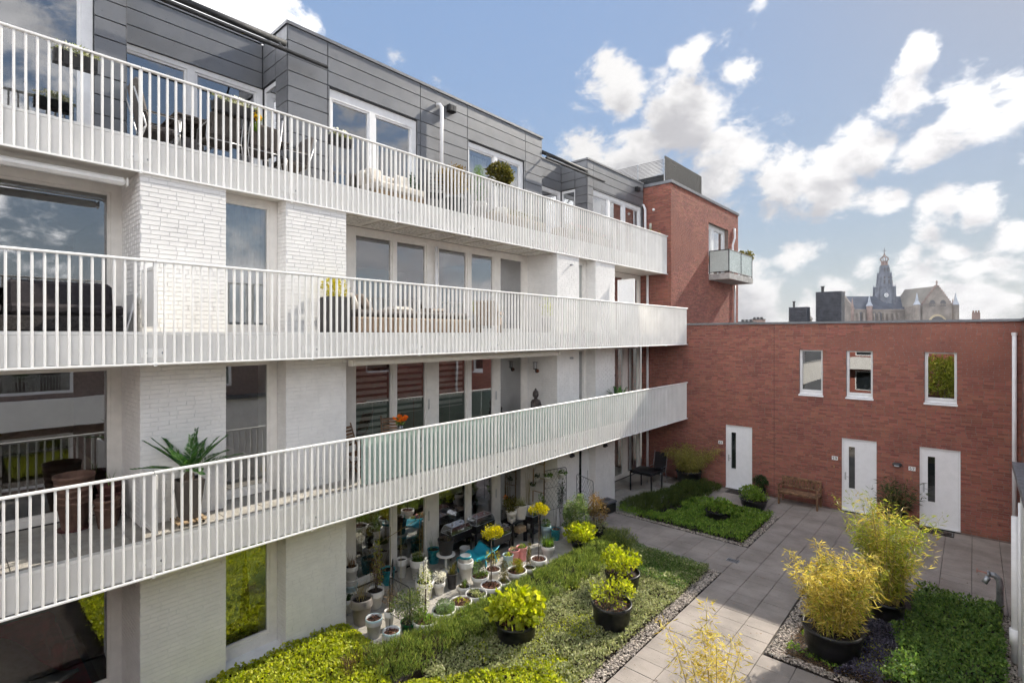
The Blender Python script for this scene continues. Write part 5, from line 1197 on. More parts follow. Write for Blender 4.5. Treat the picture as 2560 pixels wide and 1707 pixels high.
p = pot('empty pale white pot behind the nested pots', -9.5, 8.85, .135, .34, POT_G, 'plain', None, cat='pot', name='empty_pot')
p = pot('white pot with pinkish base and a small succulent, left of the pink pair', -8.48, 9.34, .135, .30, POT_BLUE, 'plain'); bush(p, (0, 0, .28), (.08, .08, .05), 110, .035, .018, L_LIME, 126, 6, .35)
p = pot('pink pot with a small grey rosette, nearer of the pink pair', -8.50, 9.58, .14, .34, POT_PINK, 'plain'); bush(p, (0, 0, .33), (.10, .10, .07), 120, .04, .012, L_SAGE, 127, 6, .35)
p = pot('pink pot with small round green leaves, farther of the pink pair', -8.47, 9.84, .14, .34, POT_PINK, 'plain'); bush(p, (0, 0, .34), (.10, .10, .05), 130, .03, .022, L_GREEN2, 128, 6, .35)
p = pot('pale blue pot with small dark leaves by the black trellis', -8.90, 11.38, .145, .34, POT_BLUE); bush(p, (0, 0, .38), (.12, .12, .1), 160, .04, .024, L_GREEN, 129, 7, .35)
p = pot('bright teal pot of bark with a thin climbing stem', -8.62, 11.45, .145, .30, POT_TEAL, 'plain'); chips(p, .145, .3, 21, 80); stemsx(p, 4, .05, .25, .9, 19)
p = pot('narrow white pot half hidden behind the tall pale shrub', -8.48, 11.72, .11, .32); bush(p, (0, 0, .38), (.10, .10, .08), 110, .04, .024, L_GREEN, 130, 6, .35)
p = pot('white pot of dark soil with bamboo canes in the loggia corner', -9.92, 11.85, .18, .62); stemsx(p, 8, .14, .55, 1.0, 20, CANE, .006, .12)
p = pot('pale pot on a low stand beside the climbing vine trellis', -9.35, 11.75, .13, .66, POT_G); bush(p, (0, 0, .82), (.13, .1, .22), 200, .045, .024, L_GREEN, 131, 9, .3)
# stands, propagators and the turquoise seat
def table_box(label, x, y, w, d, h, mt=BLACK, name='plant_stand', cat='stand', rz=0):
    t = thing(name, label, cat, (x, y, 0), None, rz); b = MB(); b.bbox(-d / 2, d / 2, -w / 2, w / 2, h - .035, h, .006); lpart('top', b, mt, t)
    for sx in (-1, 1):
        for sy in (-1, 1): b = MB(); b.bbox(sx * (d / 2 - .03) - .022, sx * (d / 2 - .03) + .022, sy * (w / 2 - .03) - .022, sy * (w / 2 - .03) + .022, 0, h - .036, .004); lpart('leg', b, mt, t)
    b = MB(); b.box(-d / 2 + .03, d / 2 - .03, -w / 2 + .03, w / 2 - .03, h * .45, h * .45 + .02); lpart('shelf', b, mt, t); return t
def propagator(label, x, y, z, w, d, tint=CLEARPL):
    t = thing('seed_propagator', label, 'propagator', (x, y, z), 'seed propagators'); b = MB(); b.prism([(-d / 2 + .02, 0), (d / 2 - .02, 0), (d / 2, .16), (-d / 2, .16)], 'y', -w / 2, w / 2); lpart('tray', b, BLACK, t)
    a, c = (d / 2 - .005, w / 2 - .005), (d / 2 - .05, w / 2 - .08); z0, z1 = .162, .34
    vs = [(-a[0], -a[1], z0), (a[0], -a[1], z0), (a[0], a[1], z0), (-a[0], a[1], z0), (-a[0] * .93, -a[1] * .95, z0 + .09), (a[0] * .93, -a[1] * .95, z0 + .09), (a[0] * .93, a[1] * .95, z0 + .09), (-a[0] * .93, a[1] * .95, z0 + .09), (-c[0], -c[1], z1), (c[0], -c[1], z1), (c[0], c[1], z1), (-c[0], c[1], z1)]
    b = MB(); b.add(vs, [(0, 1, 5, 4), (1, 2, 6, 5), (2, 3, 7, 6), (3, 0, 4, 7), (4, 5, 9, 8), (5, 6, 10, 9), (6, 7, 11, 10), (7, 4, 8, 11), (8, 9, 10, 11)]); lpart('dome', b, tint, t)
    b = MB()
    for i in (4, 5, 6, 7): b.tube([vs[i - 4], vs[i], vs[i + 4]], .004, 4)
    for i in (8, 9, 10, 11): b.tube([vs[i], vs[8 + (i - 7) % 4]], .004, 4); b.tube([vs[i - 8], vs[(i - 7) % 4]], .006, 4)
    lpart('dome_edge', b, mat('dome_edge_plastic', (.55, .6, .65), .3), t)
    for k in (-1, 1): b = MB(); b.lathe([(.03, 0), (.028, .015), (.001, .018)], (0, k * w * .2, z1 + .001), 12); lpart('vent', b, mat('vent_grey', (.3, .33, .36), .4), t)
    return t
table_box('black stand under the first seed propagator by the window', -9.95, 8.98, .75, .40, .45)
propagator('clear domed seed propagator nearest the mullion post', -9.95, 8.98, .451, .72, .40)
table_box('black stand under the second seed propagator by the window', -9.95, 9.85, .75, .40, .45)
propagator('clear domed seed propagator beside the taller window stand', -9.95, 9.85, .451, .72, .40)
table_box('low black stand under the front seed propagator', -9.20, 9.72, .66, .40, .34)
propagator('clear domed seed propagator in front of the other two', -9.20, 9.72, .341, .66, .42)
table_box('black side table carrying two white pots', -9.35, 10.55, .62, .45, .62)
p = pot('white pot with orange-flowered green plant on the black side table', -9.32, 10.40, .155, .32, z=.621); bush(p, (0, -.03, .46), (.2, .2, .2), 700, .05, .024, L_OLIVE, 132, 14, .3); bush(p, (-.1, -.12, .66), (.05, .05, .05), 30, .03, .02, P_ORANGE, 133, 4, .4, name='flowers')
p = pot('white pot with upright lavender-like stems on the black side table', -9.28, 10.74, .19, .38, POT_W, 'plain', z=.621); blades(p, (0, 0, .33), .14, 120, .26, .008, L_SAGE, 134, .5)
p = pot('tiny white pot at the edge of the black side table', -9.22, 10.30, .05, .12, z=.621); bush(p, (0, 0, .13), (.04, .04, .03), 30, .02, .012, L_GREEN, 135, 4, .4)
table_box('dark side stand beside the two potted table', -9.05, 10.95, .36, .36, .56)
propagator('small pale green domed propagator on the dark side stand', -9.05, 10.95, .561, .36, .34, glassmat('green_dome', (.6, .74, .68), .25, .15, .8))
t = thing('wooden_box', 'small slatted wooden box under the black side table', 'box', (-9.2, 10.62, .30))
for k in range(3): b = MB(); b.box(-.1, .1, -.14, .14, .01 + k * .05, .05 + k * .05); lpart('slat', b, WOOD_L, t)
t = thing('turquoise_seat', 'turquoise plastic garden seat tipped among the white pots', 'seat', (-8.95, 8.98, 0), None, R(20))
N_ = 14; V = []; F = []
for i in range(N_ + 1):
    for k in range(N_ + 1):
        u, v = i / N_, k / N_; yy = (v - .5) * .85; s_ = u * .9
        x = -.32 + s_ * .62; z = .34 - .10 * math.sin(s_ * 3.0) + (.22 * max(0, u - .55)) + .10 * abs(v - .5) * 2 * (1 - u) + .03 * math.sin(v * 6)
        V.append((x, yy * (1 - .18 * (u - .5) ** 2), z))
for i in range(N_):
    for k in range(N_): F.append((i * (N_ + 1) + k, (i + 1) * (N_ + 1) + k, (i + 1) * (N_ + 1) + k + 1, i * (N_ + 1) + k + 1))
me = npmesh('shell', V, F, TEALPLASTIC, True); so2 = link('shell', me, t, (0, 0, 0), False); sm = so2.modifiers.new('thick', 'SOLIDIFY'); sm.thickness = .018
for sx, sy in ((-.22, -.3), (-.22, .3), (.2, -.3), (.2, .3)): b = MB(); b.tube([(sx, sy, 0), (sx * .8, sy * .8, .26)], .02, 8); lpart('leg', b, TEALPLASTIC, t, True)
t = thing('shell_chair', 'teal plastic shell chair standing inside behind the ground floor glass door', 'chair', (-10.95, 8.25, 0), None, R(-50))
V = []; F = []
for i in range(13):
    for k in range(13):
        u, v = i / 12, (k / 12 - .5) * 2
        if u < .5: x, z = .24 - u * .9, .44 - .05 * math.sin(u * 6.28)
        else: x, z = -.21 - (u - .5) * .22, .42 + (u - .5) * .85
        wv = .24 * (1 - .25 * max(0, u - .7)); V.append((x + .05 * v * v, v * wv, z + .10 * v * v * (1 - abs(u - .5))))
for i in range(12):
    for k in range(12): F.append((i * 13 + k, (i + 1) * 13 + k, (i + 1) * 13 + k + 1, i * 13 + k + 1))
so2 = link('shell', npmesh('shell', V, F, TEALPLASTIC, True), t, (0, 0, 0), False); sm = so2.modifiers.new('thick', 'SOLIDIFY'); sm.thickness = .01
for sx, sy in ((-.2, -.18), (-.2, .18), (.2, -.18), (.2, .18)): b = MB(); b.tube([(sx, sy, .02), (sx * .5, sy * .5, .42)], .009, 8); lpart('leg', b, ALU, t)
# trellises, ladder rack with hanging pots
def trellis(label, pts, h, mesh=True, name='trellis'):
    t = thing(name, label, 'trellis', (pts[0][0], pts[0][1], 0)); b = MB(); x0, y0 = pts[0]
    P = [(x - x0, y - y0) for x, y in pts]
    for (xa, ya), (xb, yb) in zip(P[:-1], P[1:]):
        b = MB(); r = .06; l = math.hypot(xb - xa, yb - ya); ux, uy = (xb - xa) / l, (yb - ya) / l
        b.tube([(xa, ya, 0), (xa, ya, h - r), (xa + ux * r * .3, ya + uy * r * .3, h - r * .3), (xa + ux * r, ya + uy * r, h), (xb - ux * r, yb - uy * r, h), (xb - ux * r * .3, yb - uy * r * .3, h - r * .3), (xb, yb, h - r), (xb, yb, 0)], .009, 7); lpart('frame', b, BLACKM, t)
        if mesh:
            b = MB(); nn = max(3, int(l / .13)); zlo = h * .32
            for k in range(nn + int((h - zlo) / .18)):
                for sgn in (1, -1):
                    pa = []; 
                    for s in np.linspace(0, 1, 2):
                        pass
                    u0 = k * .13 - (h - zlo) * .72 if sgn > 0 else k * .13
                    a0, a1 = u0, u0 + sgn * (h - zlo) * .72
                    z0, z1 = zlo, h
                    # clip to the frame
                    def clip(a, z, a2, z2):
                        out = []
                        for (p_, q_) in ((a, z), (a2, z2)):
                            out.append((p_, q_))
                        (p1, q1), (p2, q2) = out
                        if p1 == p2: return None
                        f = lambda s_: q1 + (q2 - q1) * (s_ - p1) / (p2 - p1)
                        lo, hi = max(min(p1, p2), 0), min(max(p1, p2), l)
                        if hi - lo < .02: return None
                        return (lo, f(lo), hi, f(hi))
                    c = clip(a0, z0, a1, z1)
                    if c: b.tube([(xa + ux * c[0], ya + uy * c[0], c[1]), (xa + ux * c[2], ya + uy * c[2], c[3])], .003, 4, False)
            b.tube([(xa, ya, zlo), (xb, yb, zlo)], .006, 5); b.tube([(xa, ya, h * .7), (xb, yb, h * .7)], .006, 5); lpart('wire_mesh', b, BLACKM, t)
    return t
trellis('black wire trellis corner standing among the near pots', [(-9.0, 6.35), (-8.35, 5.82), (-7.72, 5.82)], 1.02)
trellis('black wire trellis with climbing vine in front of the white pier', [(-9.25, 11.75), (-9.05, 12.55)], 1.72)
trellis('black wire trellis farthest along the terrace beside the entrance door', [(-8.95, 12.95), (-8.15, 12.62)], 1.45)
t = thing('climbing_vine', 'sparse dark vine hanging in the black wire trellis', 'vine', (-9.1, 12.35, 0)); stemsx(t, 6, .1, .02, 1.5, 30, TRUNK, .004, .08); bush(t, (0, 0, .95), (.10, .16, .6), 420, .04, .022, L_DARK, 140, 20, .22)
t = thing('cane_frame', 'thin bamboo cane frame with a horizontal cross cane behind the near pots', 'cane frame', (-9.4, 6.6, 0))
for (x, y) in ((-.1, -.25), (-.12, .05), (-.15, .35), (-.25, .95), (-.22, 1.0)): b = MB(); b.tube([(x, y, 0), (x - .02, y + .02, 1.45)], .006, 6); lpart('cane', b, CANE, t)
b = MB(); b.tube([(-.1, -.5, 1.15), (-.25, 1.1, 1.42)], .006, 6); lpart('cane', b, CANE, t)
t = thing('ladder_rack', 'wooden ladder rack with small hanging pots in the loggia corner', 'ladder rack', (-10.0, 12.12, 0))
for y in (-.0, .0):
    pass
for x in (0, .42): b = MB(); b.tube([(x, 0, 0), (x, .06, 1.95)], .02, 6); lpart('rail', b, WOOD_L, t)
for k in range(4): b = MB(); b.tube([(0, .01 + k * .012, .5 + k * .42), (.42, .01 + k * .012, .5 + k * .42)], .013, 6); lpart('rung', b, WOOD_L, t)
for i, (x, y, z, lab) in enumerate(((-9.86, 12.02, 1.66, 'topmost small white pot hanging on the wooden ladder rack'), (-9.72, 12.02, 1.26, 'middle small white pot hanging on the wooden ladder rack'), (-9.9, 12.02, .98, 'lowest small white pot hanging on the wooden ladder rack'), (-9.20, 11.82, 1.42, 'white pot with fleshy leaves hooked on the near edge of the vine trellis'), (-9.02, 12.28, 1.46, 'white pot with fleshy leaves hooked on the far edge of the vine trellis'))):
    p = pot(lab, x, y, .075 if i < 3 else .10, .13 if i < 3 else .14, z=z, group='small hanging pots'); bush(p, (0, 0, .17), (.08 if i < 3 else .15, .08 if i < 3 else .13, .06), 50 if i < 3 else 130, .05, .03, L_DARK if i < 3 else L_GREEN, 150 + i, 6, .4)
# three big black tubs in the left bed
def tub(label, x, y, r, h, z=0): return pot(label, x, y, r, h, BLACK, 'bowl', SOIL, z, 'large black planting tubs')
p = tub('large black tub of bright yellow-green hydrangea, nearest in the left bed', -6.28, 7.14, .385, .42); stemsx(p, 14, .28, .36, .35, 31, TRUNK, .006, .3); bush(p, (0, 0, .66), (.47, .47, .31), 900, .105, .085, L_LIME, 160, 26, .24); chips(p, .385, .42, 31, 160)
p = tub('large black tub of sparse yellow-green shoots, middle of the left bed', -5.20, 8.70, .385, .52); stemsx(p, 26, .30, .45, .48, 32, mat('green_stem', (.17, .13, .05), .8), .005, .35); bush(p, (0, 0, .74), (.40, .40, .24), 480, .06, .038, L_LIME, 161, 26, .22); chips(p, .385, .52, 32, 180)
p = tub('large black tub of leafy yellow-green shoots, farthest in the left bed', -5.78, 10.12, .385, .45); stemsx(p, 16, .28, .4, .40, 33, mat('green_stem', (.17, .13, .05), .8), .005, .35); bush(p, (0, 0, .68), (.42, .42, .26), 800, .075, .05, L_LIME, 162, 22, .22); chips(p, .385, .45, 33, 160)
p = tub('black tub of reddish green hydrangea sunk in the far bed', -5.78, 15.86, .37, .34); bush(p, (.05, 0, .46), (.36, .34, .22), 620, .085, .06, L_GREEN2, 163, 18, .25); stemsx(p, 10, .2, .3, .3, 34)
p = tub('wide black tub of fresh green shrub in front of door sixty-one', -5.36, 17.85, .42, .30); bush(p, (0, 0, .44), (.44, .42, .24), 1500, .06, .034, L_GREEN2, 164, 24, .24)
p = tub('small dark pot with a clipped round boxwood ball beside door sixty-one', -5.55, 19.25, .19, .30); bush(p, (0, 0, .50), (.24, .24, .24), 2600, .026, .018, L_DARK, 165, 60, .16)
p = tub('dark pot with an arching palm-like plant beside door fifty-seven', -1.73, 19.1, .30, .36)
def bamboo(t, r, h0, H_, ncane, nleaf, m, seed, spread=.5, leaf=.13, lw=.016, droop=.42):
    rng = np.random.default_rng(seed); rg = random.Random(seed); b = MB(); P = []; A = []
    for k in range(ncane):
        a = rg.uniform(0, 6.28); q = r * .75 * math.sqrt(rg.random()); x, y = q * math.cos(a), q * math.sin(a); hh = H_ * rg.uniform(.62, 1.03); l = spread * (.25 + .75 * rg.random()) * (.5 + q / r)
        bx, by = math.cos(a + rg.uniform(-.5, .5)) * l, math.sin(a + rg.uniform(-.5, .5)) * l
        pts = [(x + bx * t_ ** 1.6, y + by * t_ ** 1.6, h0 + hh * t_) for t_ in (0, .3, .6, .85, 1)]; b.tube(pts, [.008, .007, .005, .003, .0015], 5)
        n = int(nleaf / ncane); tt = rng.uniform(.07, 1.0, n) ** .9; cx_ = x + bx * tt ** 1.6; cy_ = y + by * tt ** 1.6; cz_ = h0 + hh * tt
        th = rng.random(n) * 6.283; off = rng.random(n) * .17 * (1.15 - tt * .6); P.append(np.stack([cx_ + np.cos(th) * off, cy_ + np.sin(th) * off, cz_ + rng.normal(size=n) * .04], 1)); A.append(np.stack([np.cos(th + rng.normal(size=n) * .6), np.sin(th + rng.normal(size=n) * .6), rng.normal(size=n) * .55 - droop + .3], 1))
    lpart('cane', b, CANE, t); P = np.concatenate(P); A = np.concatenate(A); n = len(P)
    o = link('foliage', leafmesh('foliage', P, A, leaf * rng.uniform(.6, 1.3, n), lw * rng.uniform(.8, 1.2, n), m, rng), t, (0, 0, 0), False); o['kind'] = 'stuff'
bamboo(p, .25, .32, 1.05, 20, 700, leafmat('palm_shade', (.03, .055, .018), (.08, .10, .03), .25), 170, .55, .20, .024, .1)
t = tub('large black tub of golden yellow bamboo beside the path', -1.86, 10.58, .47, .52); bamboo(t, .38, .46, 1.42, 52, 5200, L_BAMY, 171, .5, .13, .017); bamboo(t, .38, .46, 1.25, 22, 2000, L_BAMG, 181, .5, .13, .017)
t = tub('large black tub of tall green bamboo behind the golden one', -1.26, 12.38, .30, .50); bamboo(t, .27, .45, 1.95, 44, 4600, L_BAMG, 172, .6, .135, .018); bamboo(t, .27, .45, 1.98, 22, 1700, L_BAMY, 182, .6, .135, .018)
t = tub('foreground bamboo with sparse golden canes rising from below the picture edge', -2.72, 7.2, .45, .5); bamboo(t, .42, .45, 1.22, 8, 1300, L_BAMY, 173, .6, .12, .016)
p = tub('dark tub of drooping shaded bamboo in the corner beside the patio table', -8.0, 18.95, .46, .55); bamboo(p, .38, .5, 1.0, 46, 5200, L_BAMD, 174, .85, .16, .017, .8)
p = pot('small leafy shrub in a pale pot on the tower balcony', -8.45, 26.9, .2, .9, POT_G, z=8.41, group=None); bush(p, (0, 0, 1.12), (.36, .36, .28), 700, .09, .05, L_OLIVE, 175, 18, .25)
# ================================================================ things on the balconies
def rbox(t, nm, c, s, mt, rx=0, ry=0, b=.02, smooth=False):
    m = MB(); m.bbox(-s[0] / 2, s[0] / 2, -s[1] / 2, s[1] / 2, -s[2] / 2, s[2] / 2, b); o = lpart(nm, m, mt, t); o.location = c; o.rotation_euler = (rx, ry, 0); return o
def dining_chair(label, x, y, z, rz, back=.78):
    t = thing('dining_chair', label, 'chair', (x, y, z), 'terrace dining chairs', rz)
    rbox(t, 'seat', (0, 0, .40), (.50, .48, .10), FABRIC_G, 0, R(-3), .03)
    rbox(t, 'backrest', (-.28, 0, .40 + back / 2), (.09, .48, back), FABRIC_G, 0, R(-12), .035)
    for sy in (-.27, .27):
        b = MB(); b.tube([(.24, sy, 0), (.20, sy, .60), (-.30, sy, .62)], .013, 7); b.tube([(-.36, sy, 0), (-.24, sy, .40), (-.40, sy, .95)], .013, 7); lpart('leg_frame', b, ALU, t, True)
        b = MB(); b.bbox(-.30, .22, sy - .025, sy + .025, .615, .635, .005); lpart('armrest', b, WOOD_D, t)
    b = MB(); b.tube([(-.26, -.27, .36), (-.26, .27, .36)], .012, 6); b.tube([(.2, -.27, .36), (.2, .27, .36)], .012, 6); lpart('stretcher', b, ALU, t, True)
    return t
t = thing('dining_table', 'dark slatted dining table with aluminium legs on the top balcony', 'table', (-10.12, 3.55, F3))
for k in range(7): b = MB(); b.bbox(-.44 + k * .127, -.44 + k * .127 + .115, -.95, .95, .715, .745, .005); lpart('slat', b, WOOD_D, t)
b = MB(); b.bbox(-.41, .41, -.90, -.85, .655, .712, .004); b.bbox(-.41, .41, .85, .90, .655, .712, .004); b.bbox(-.41, -.37, -.85, .85, .655, .712, .004); b.bbox(.37, .41, -.85, .85, .655, .712, .004); lpart('apron', b, WOOD_D, t)
for sx in (-.38, .38):
    for sy in (-.86, .86): b = MB(); b.tube([(sx * 1.05, sy * 1.06, 0), (sx, sy, .66)], .032, 8); lpart('leg', b, ALU, t, True)
dining_chair('high-backed grey dining chair at the near end of the terrace table', -9.95, 2.45, F3, R(90), .74)
dining_chair('grey dining chair on the railing side of the terrace table', -9.66, 3.25, F3, R(180), .40)
dining_chair('grey dining chair on the railing side nearer the far table end', -9.66, 3.9, F3, R(180), .40)
dining_chair('grey dining chair at the far end of the terrace table', -9.95, 4.62, F3, R(-90), .62)
dining_chair('grey dining chair on the window side of the terrace table', -10.75, 3.2, F3, 0, .6)
def flowerbox(label, y0, y1, z, seed, yellow=False):
    t = thing('flower_box', label, 'flower box', (XT - .16, (y0 + y1) / 2, z), 'flower boxes hung on the railing'); w = (y1 - y0) / 2
    b = MB(); b.prism([(-.06, 0), (.06, 0), (.085, .17), (.07, .17), (.065, .15), (-.065, .15), (-.07, .17), (-.085, .17)], 'y', -w, w); lpart('box', b, DGREY, t)
    b = MB()
    for yy in (-w * .6, w * .6): b.tube([(.085, yy, .02), (.088, yy, .20), (.13, yy, .215), (.18, yy, .20)], .006, 5)
    lpart('hook', b, BLACKM, t)
    bush(t, (0, 0, .20), (.10, w * 1.05, .09), 520, .05, .016, L_SAGE, seed, 18, .22); bush(t, (0, 0, .26), (.09, w * 1.0, .055), 150, .032, .03, P_WHITE, seed + 1, 12, .10, name='flowers')
    if yellow: bush(t, (.02, w * .98, .08), (.07, .07, .10), 60, .045, .04, P_YEL, seed + 2, 5, .2, name='flowers'); blades(t, (.02, w * 1.0, -.16), .05, 40, .3, .012, L_GREEN2, seed + 3, .7)
    return t
flowerbox('dark flower box of white daisies at the left end of the top balcony railing', 1.06, 1.53, 9.36, 200)
flowerbox('dark flower box of white daisies with yellow daffodils above the dining table', 3.02, 3.70, 9.35, 210, True)
flowerbox('dark flower box of small white flowers in front of the sliding window', 5.05, 5.52, 9.36, 220)
t = thing('lounge_sofa', 'cream cushioned outdoor sofa behind the top balcony railing', 'sofa', (-9.75, 6.9, F3))
rbox(t, 'seat', (0, 0, .30), (.75, 1.3, .20), FABRIC_W, 0, 0, .05); rbox(t, 'backrest', (-.36, 0, .55), (.18, 1.3, .42), FABRIC_W, 0, R(-8), .06); rbox(t, 'base', (0, 0, .12), (.7, 1.25, .16), WOOD_L, 0, 0, .01)
for y in (-.4, .35): rbox(t, 'cushion', (-.16, y, .62), (.16, .42, .38), FABRIC_W, 0, R(-18), .07)
t = thing('wire_chair', 'black open metal chair between the sofa and the shrubs on the top balcony', 'chair', (-9.6, 7.95, F3), None, R(150))
rbox(t, 'seat', (0, 0, .42), (.46, .46, .03), BLACKM, b=.01)
for k in range(5): rbox(t, 'slat', (-.24, 0, .52 + k * .085), (.02, .44, .022), BLACKM, b=.004)
for sx in (-.2, .2):
    for sy in (-.2, .2): b = MB(); b.tube([(sx * 1.1, sy * 1.1, 0), (sx, sy, .42)], .012, 6); lpart('leg', b, BLACKM, t)
b = MB(); b.tube([(-.2, -.21, .42), (-.26, -.21, .95)], .012, 6); b.tube([(-.2, .21, .42), (-.26, .21, .95)], .012, 6); lpart('back_post', b, BLACKM, t)
p = pot('copper-brown shrub in a dark tub behind the top railing', -9.55, 8.55, .24, .45, DGREY, 'plain', z=F3, group='top balcony plants'); bush(p, (0, 0, .92), (.36, .46, .34), 2100, .055, .032, leafmat('bronze_shrub', (.13, .085, .02), (.28, .19, .05), .35), 230, 26, .24); stemsx(p, 7, .15, .4, .5, 40)
p = pot('feathery green conifer in a white tub behind the top railing', -9.50, 9.35, .2, .5, POT_W, z=F3, group='top balcony plants'); bush(p, (0, 0, .98), (.22, .26, .46), 1900, .045, .012, L_GREEN, 231, 30, .2)
p = pot('round-headed evergreen tree in a white tub behind the top railing', -9.52, 10.17, .2, .5, POT_W, z=F3, group='top balcony plants'); b = MB(); b.tube([(0, 0, .45), (0, 0, 1.3)], .018, 8); lpart('trunk', b, TRUNK, p, True); bush(p, (0, 0, 1.42), (.33, .36, .27), 1900, .075, .04, L_OLIVE, 232, 30, .22)
t = thing('planter_trough', 'long pale wooden planter trough behind the top railing', 'planter', (-9.55, 10.9, F3)); 
for k in range(4): b = MB(); b.bbox(-.18, .18, -1.1, 1.1, .01 + k * .09, .01 + k * .09 + .082, .006); lpart('board', b, mat('pale_trough_wood', (.50, .42, .34), .8, .12), t)
bush(t, (0, 0, .42), (.16, 1.05, .12), 900, .05, .02, L_OLIVE, 233, 24, .2); bush(t, (0, 0, .5), (.15, 1.0, .07), 120, .035, .03, P_WHITE, 234, 14, .12, name='flowers')
t = thing('planter_trough', 'long pale planter trough with tiny red flowers farther along the top railing', 'planter', (-9.5, 14.2, F3)); 
for k in range(4): b = MB(); b.bbox(-.16, .16, -1.6, 1.6, .01 + k * .09, .01 + k * .09 + .082, .006); lpart('board', b, mat('pale_trough_wood', (.50, .42, .34), .8, .12), t)
bush(t, (0, 0, .45), (.16, 1.5, .16), 1100, .05, .02, L_OLIVE, 235, 26, .2); bush(t, (0, 0, .55), (.15, 1.5, .1), 150, .035, .03, leafmat('pink_petal', (.5, .12, .12), (.6, .25, .2), .2), 236, 16, .12, name='flowers')
p = pot('small yellow-green shrub at the far end of the top railing beside the tower', -9.45, 18.95, .2, .6, POT_G, z=F3, group='top balcony plants'); bush(p, (0, 0, .98), (.28, .42, .26), 1000, .06, .035, leafmat('variegated', (.16, .15, .03), (.42, .36, .10), .35), 237, 18, .25)
p = pot('grey potted shrub beside the sofa on the top balcony', -9.95, 7.6, .16, .4, POT_G, z=F3, group='top balcony plants'); bush(p, (0, 0, .62), (.2, .2, .3), 500, .05, .03, L_DARK, 238, 12, .3)
# middle balcony
t = thing('lounge_sofa', 'charcoal cushioned rattan lounge sofa behind the left railing of the middle balcony', 'sofa', (-9.15, .55, F2))
rbox(t, 'base', (0, 0, .14), (.80, 2.4, .20), mat('dark_rattan', (.045, .038, .036), .9, .3, 50, .7, 90), 0, 0, .02)
for y in (-.6, .62): rbox(t, 'seat_cushion', (.04, y, .315), (.74, 1.17, .14), FABRIC_B, 0, 0, .04); rbox(t, 'back_cushion', (-.30, y, .52), (.20, 1.12, .40), FABRIC_B, 0, R(-10), .05)
t = thing('leaning_board', 'pale grey board leaning on the pier beside the charcoal sofa', 'board', (-9.3, 1.80, F2)); b = MB(); b.prism([(0, 0), (.02, 0), (.155, .58), (.135, .58)], 'x', -.3, .3); lpart('board', b, PIPE_W, t); b = MB(); b.prism([(-.004, .01), (0, .01), (.134, .58), (.13, .58)], 'x', -.26, .26); lpart('board_face', b, POT_G, t)
t = thing('planter', 'tall dark square planter with yellow-green shrub on the middle balcony', 'planter', (-8.82, 4.95, F2)); b = MB(); b.prism([(-.19, 0), (.19, 0), (.21, .68), (-.21, .68)], 'y', -.21, .21); lpart('planter_box', b, DGREY, t); b = MB(); b.box(-.18, .18, -.18, .18, .681, .685); lpart('soil', b, SOIL, t); bush(t, (0, 0, .85), (.22, .24, .17), 1300, .04, .02, L_YEL, 240, 18, .25)
t = thing('rattan_daybed', 'brown rattan daybed with taupe cushions on the middle balcony', 'daybed', (-9.15, 6.85, F2))
rbox(t, 'base', (0, 0, .18), (.85, 3.0, .30), RATTAN, 0, 0, .03); rbox(t, 'mattress', (0, 0, .405), (.82, 2.95, .14), FABRIC_G, 0, 0, .05)
for i, (y, rz) in enumerate(((-1.35, .5), (-1.1, .6), (-.2, 0), (.75, 0))): o = rbox(t, 'cushion', (-.1, y, .60 if i < 2 else .52), (.5, .16 if i < 2 else .5, .45 if i < 2 else .12), mat('taupe_fabric', (.27, .22, .18), .95, .06, 20, .15, 200) if i % 2 else FABRIC_W, rz if i < 2 else 0, 0, .06)
for k in range(18): b = MB(); b.bbox(-.43, .432, -1.51 + k * .17, -1.51 + k * .17 + .012, .04, .32, .003); lpart('weave_rib', b, RATTAN, t)
t = thing('side_chair', 'brown rattan armchair beyond the daybed on the middle balcony', 'chair', (-9.2, 9.4, F2), None, R(120))
rbox(t, 'seat', (0, 0, .32), (.6, .6, .22), RATTAN, b=.03); rbox(t, 'backrest', (-.28, 0, .58), (.1, .6, .5), RATTAN, 0, R(-10), .03)
for sy in (-.3, .3): rbox(t, 'armrest', (0, sy, .52), (.55, .08, .1), RATTAN, b=.02); rbox(t, 'leg', (.22, sy * .85, .11), (.06, .06, .2), RATTAN, b=.01); rbox(t, 'leg', (-.22, sy * .85, .11), (.06, .06, .2), RATTAN, b=.01)
p = pot('thin yellow flowering plant in a pale pot behind the middle railing', -8.9, 11.4, .15, .45, POT_G, z=F2, group='middle balcony plants'); bush(p, (0, 0, .72), (.2, .2, .28), 350, .05, .02, L_LIME, 241, 12, .3)
# lowest balcony
t = thing('pot_stack', 'tall stack of nested terracotta pots against the lower left window', 'pot stack', (-9.82, 1.36, F1))
for k in range(5):
    z = .02 + k * .095; r = .20 + .012 * k; b = MB(); b.lathe([(r * .72, z), (r * .98, z + .36), (r, z + .362), (r, z + .40), (r * .93, z + .40), (r * .85, z + .2)], n=30); lpart('pot', b, TERRA, t, True)
b = MB(); b.lathe([(.001, 0), (.2, 0), (.21, .02), (.001, .02)], n=28); lpart('saucer', b, TERRA_D, t, True)
t = thing('pot_stack', 'two small terracotta pots stacked beside the tall terracotta stack', 'pot stack', (-9.55, 1.70, F1))
for k in range(2):
    z = k * .11; b = MB(); b.lathe([(.11, z), (.155, z + .27), (.165, z + .275), (.165, z + .31), (.15, z + .31), (.13, z + .15)], n=28); lpart('pot', b, TERRA, t, True)
t = thing('pot_stack', 'stack of dark purple plastic pots behind the small terracotta pair', 'pot stack', (-9.80, 1.78, F1))
for k in range(3):
    z = k * .13; b = MB(); b.lathe([(.11, z), (.165, z + .28), (.175, z + .285), (.175, z + .32), (.16, z + .32), (.13, z + .1)], n=28); lpart('pot', b, TERRA_D, t, True)
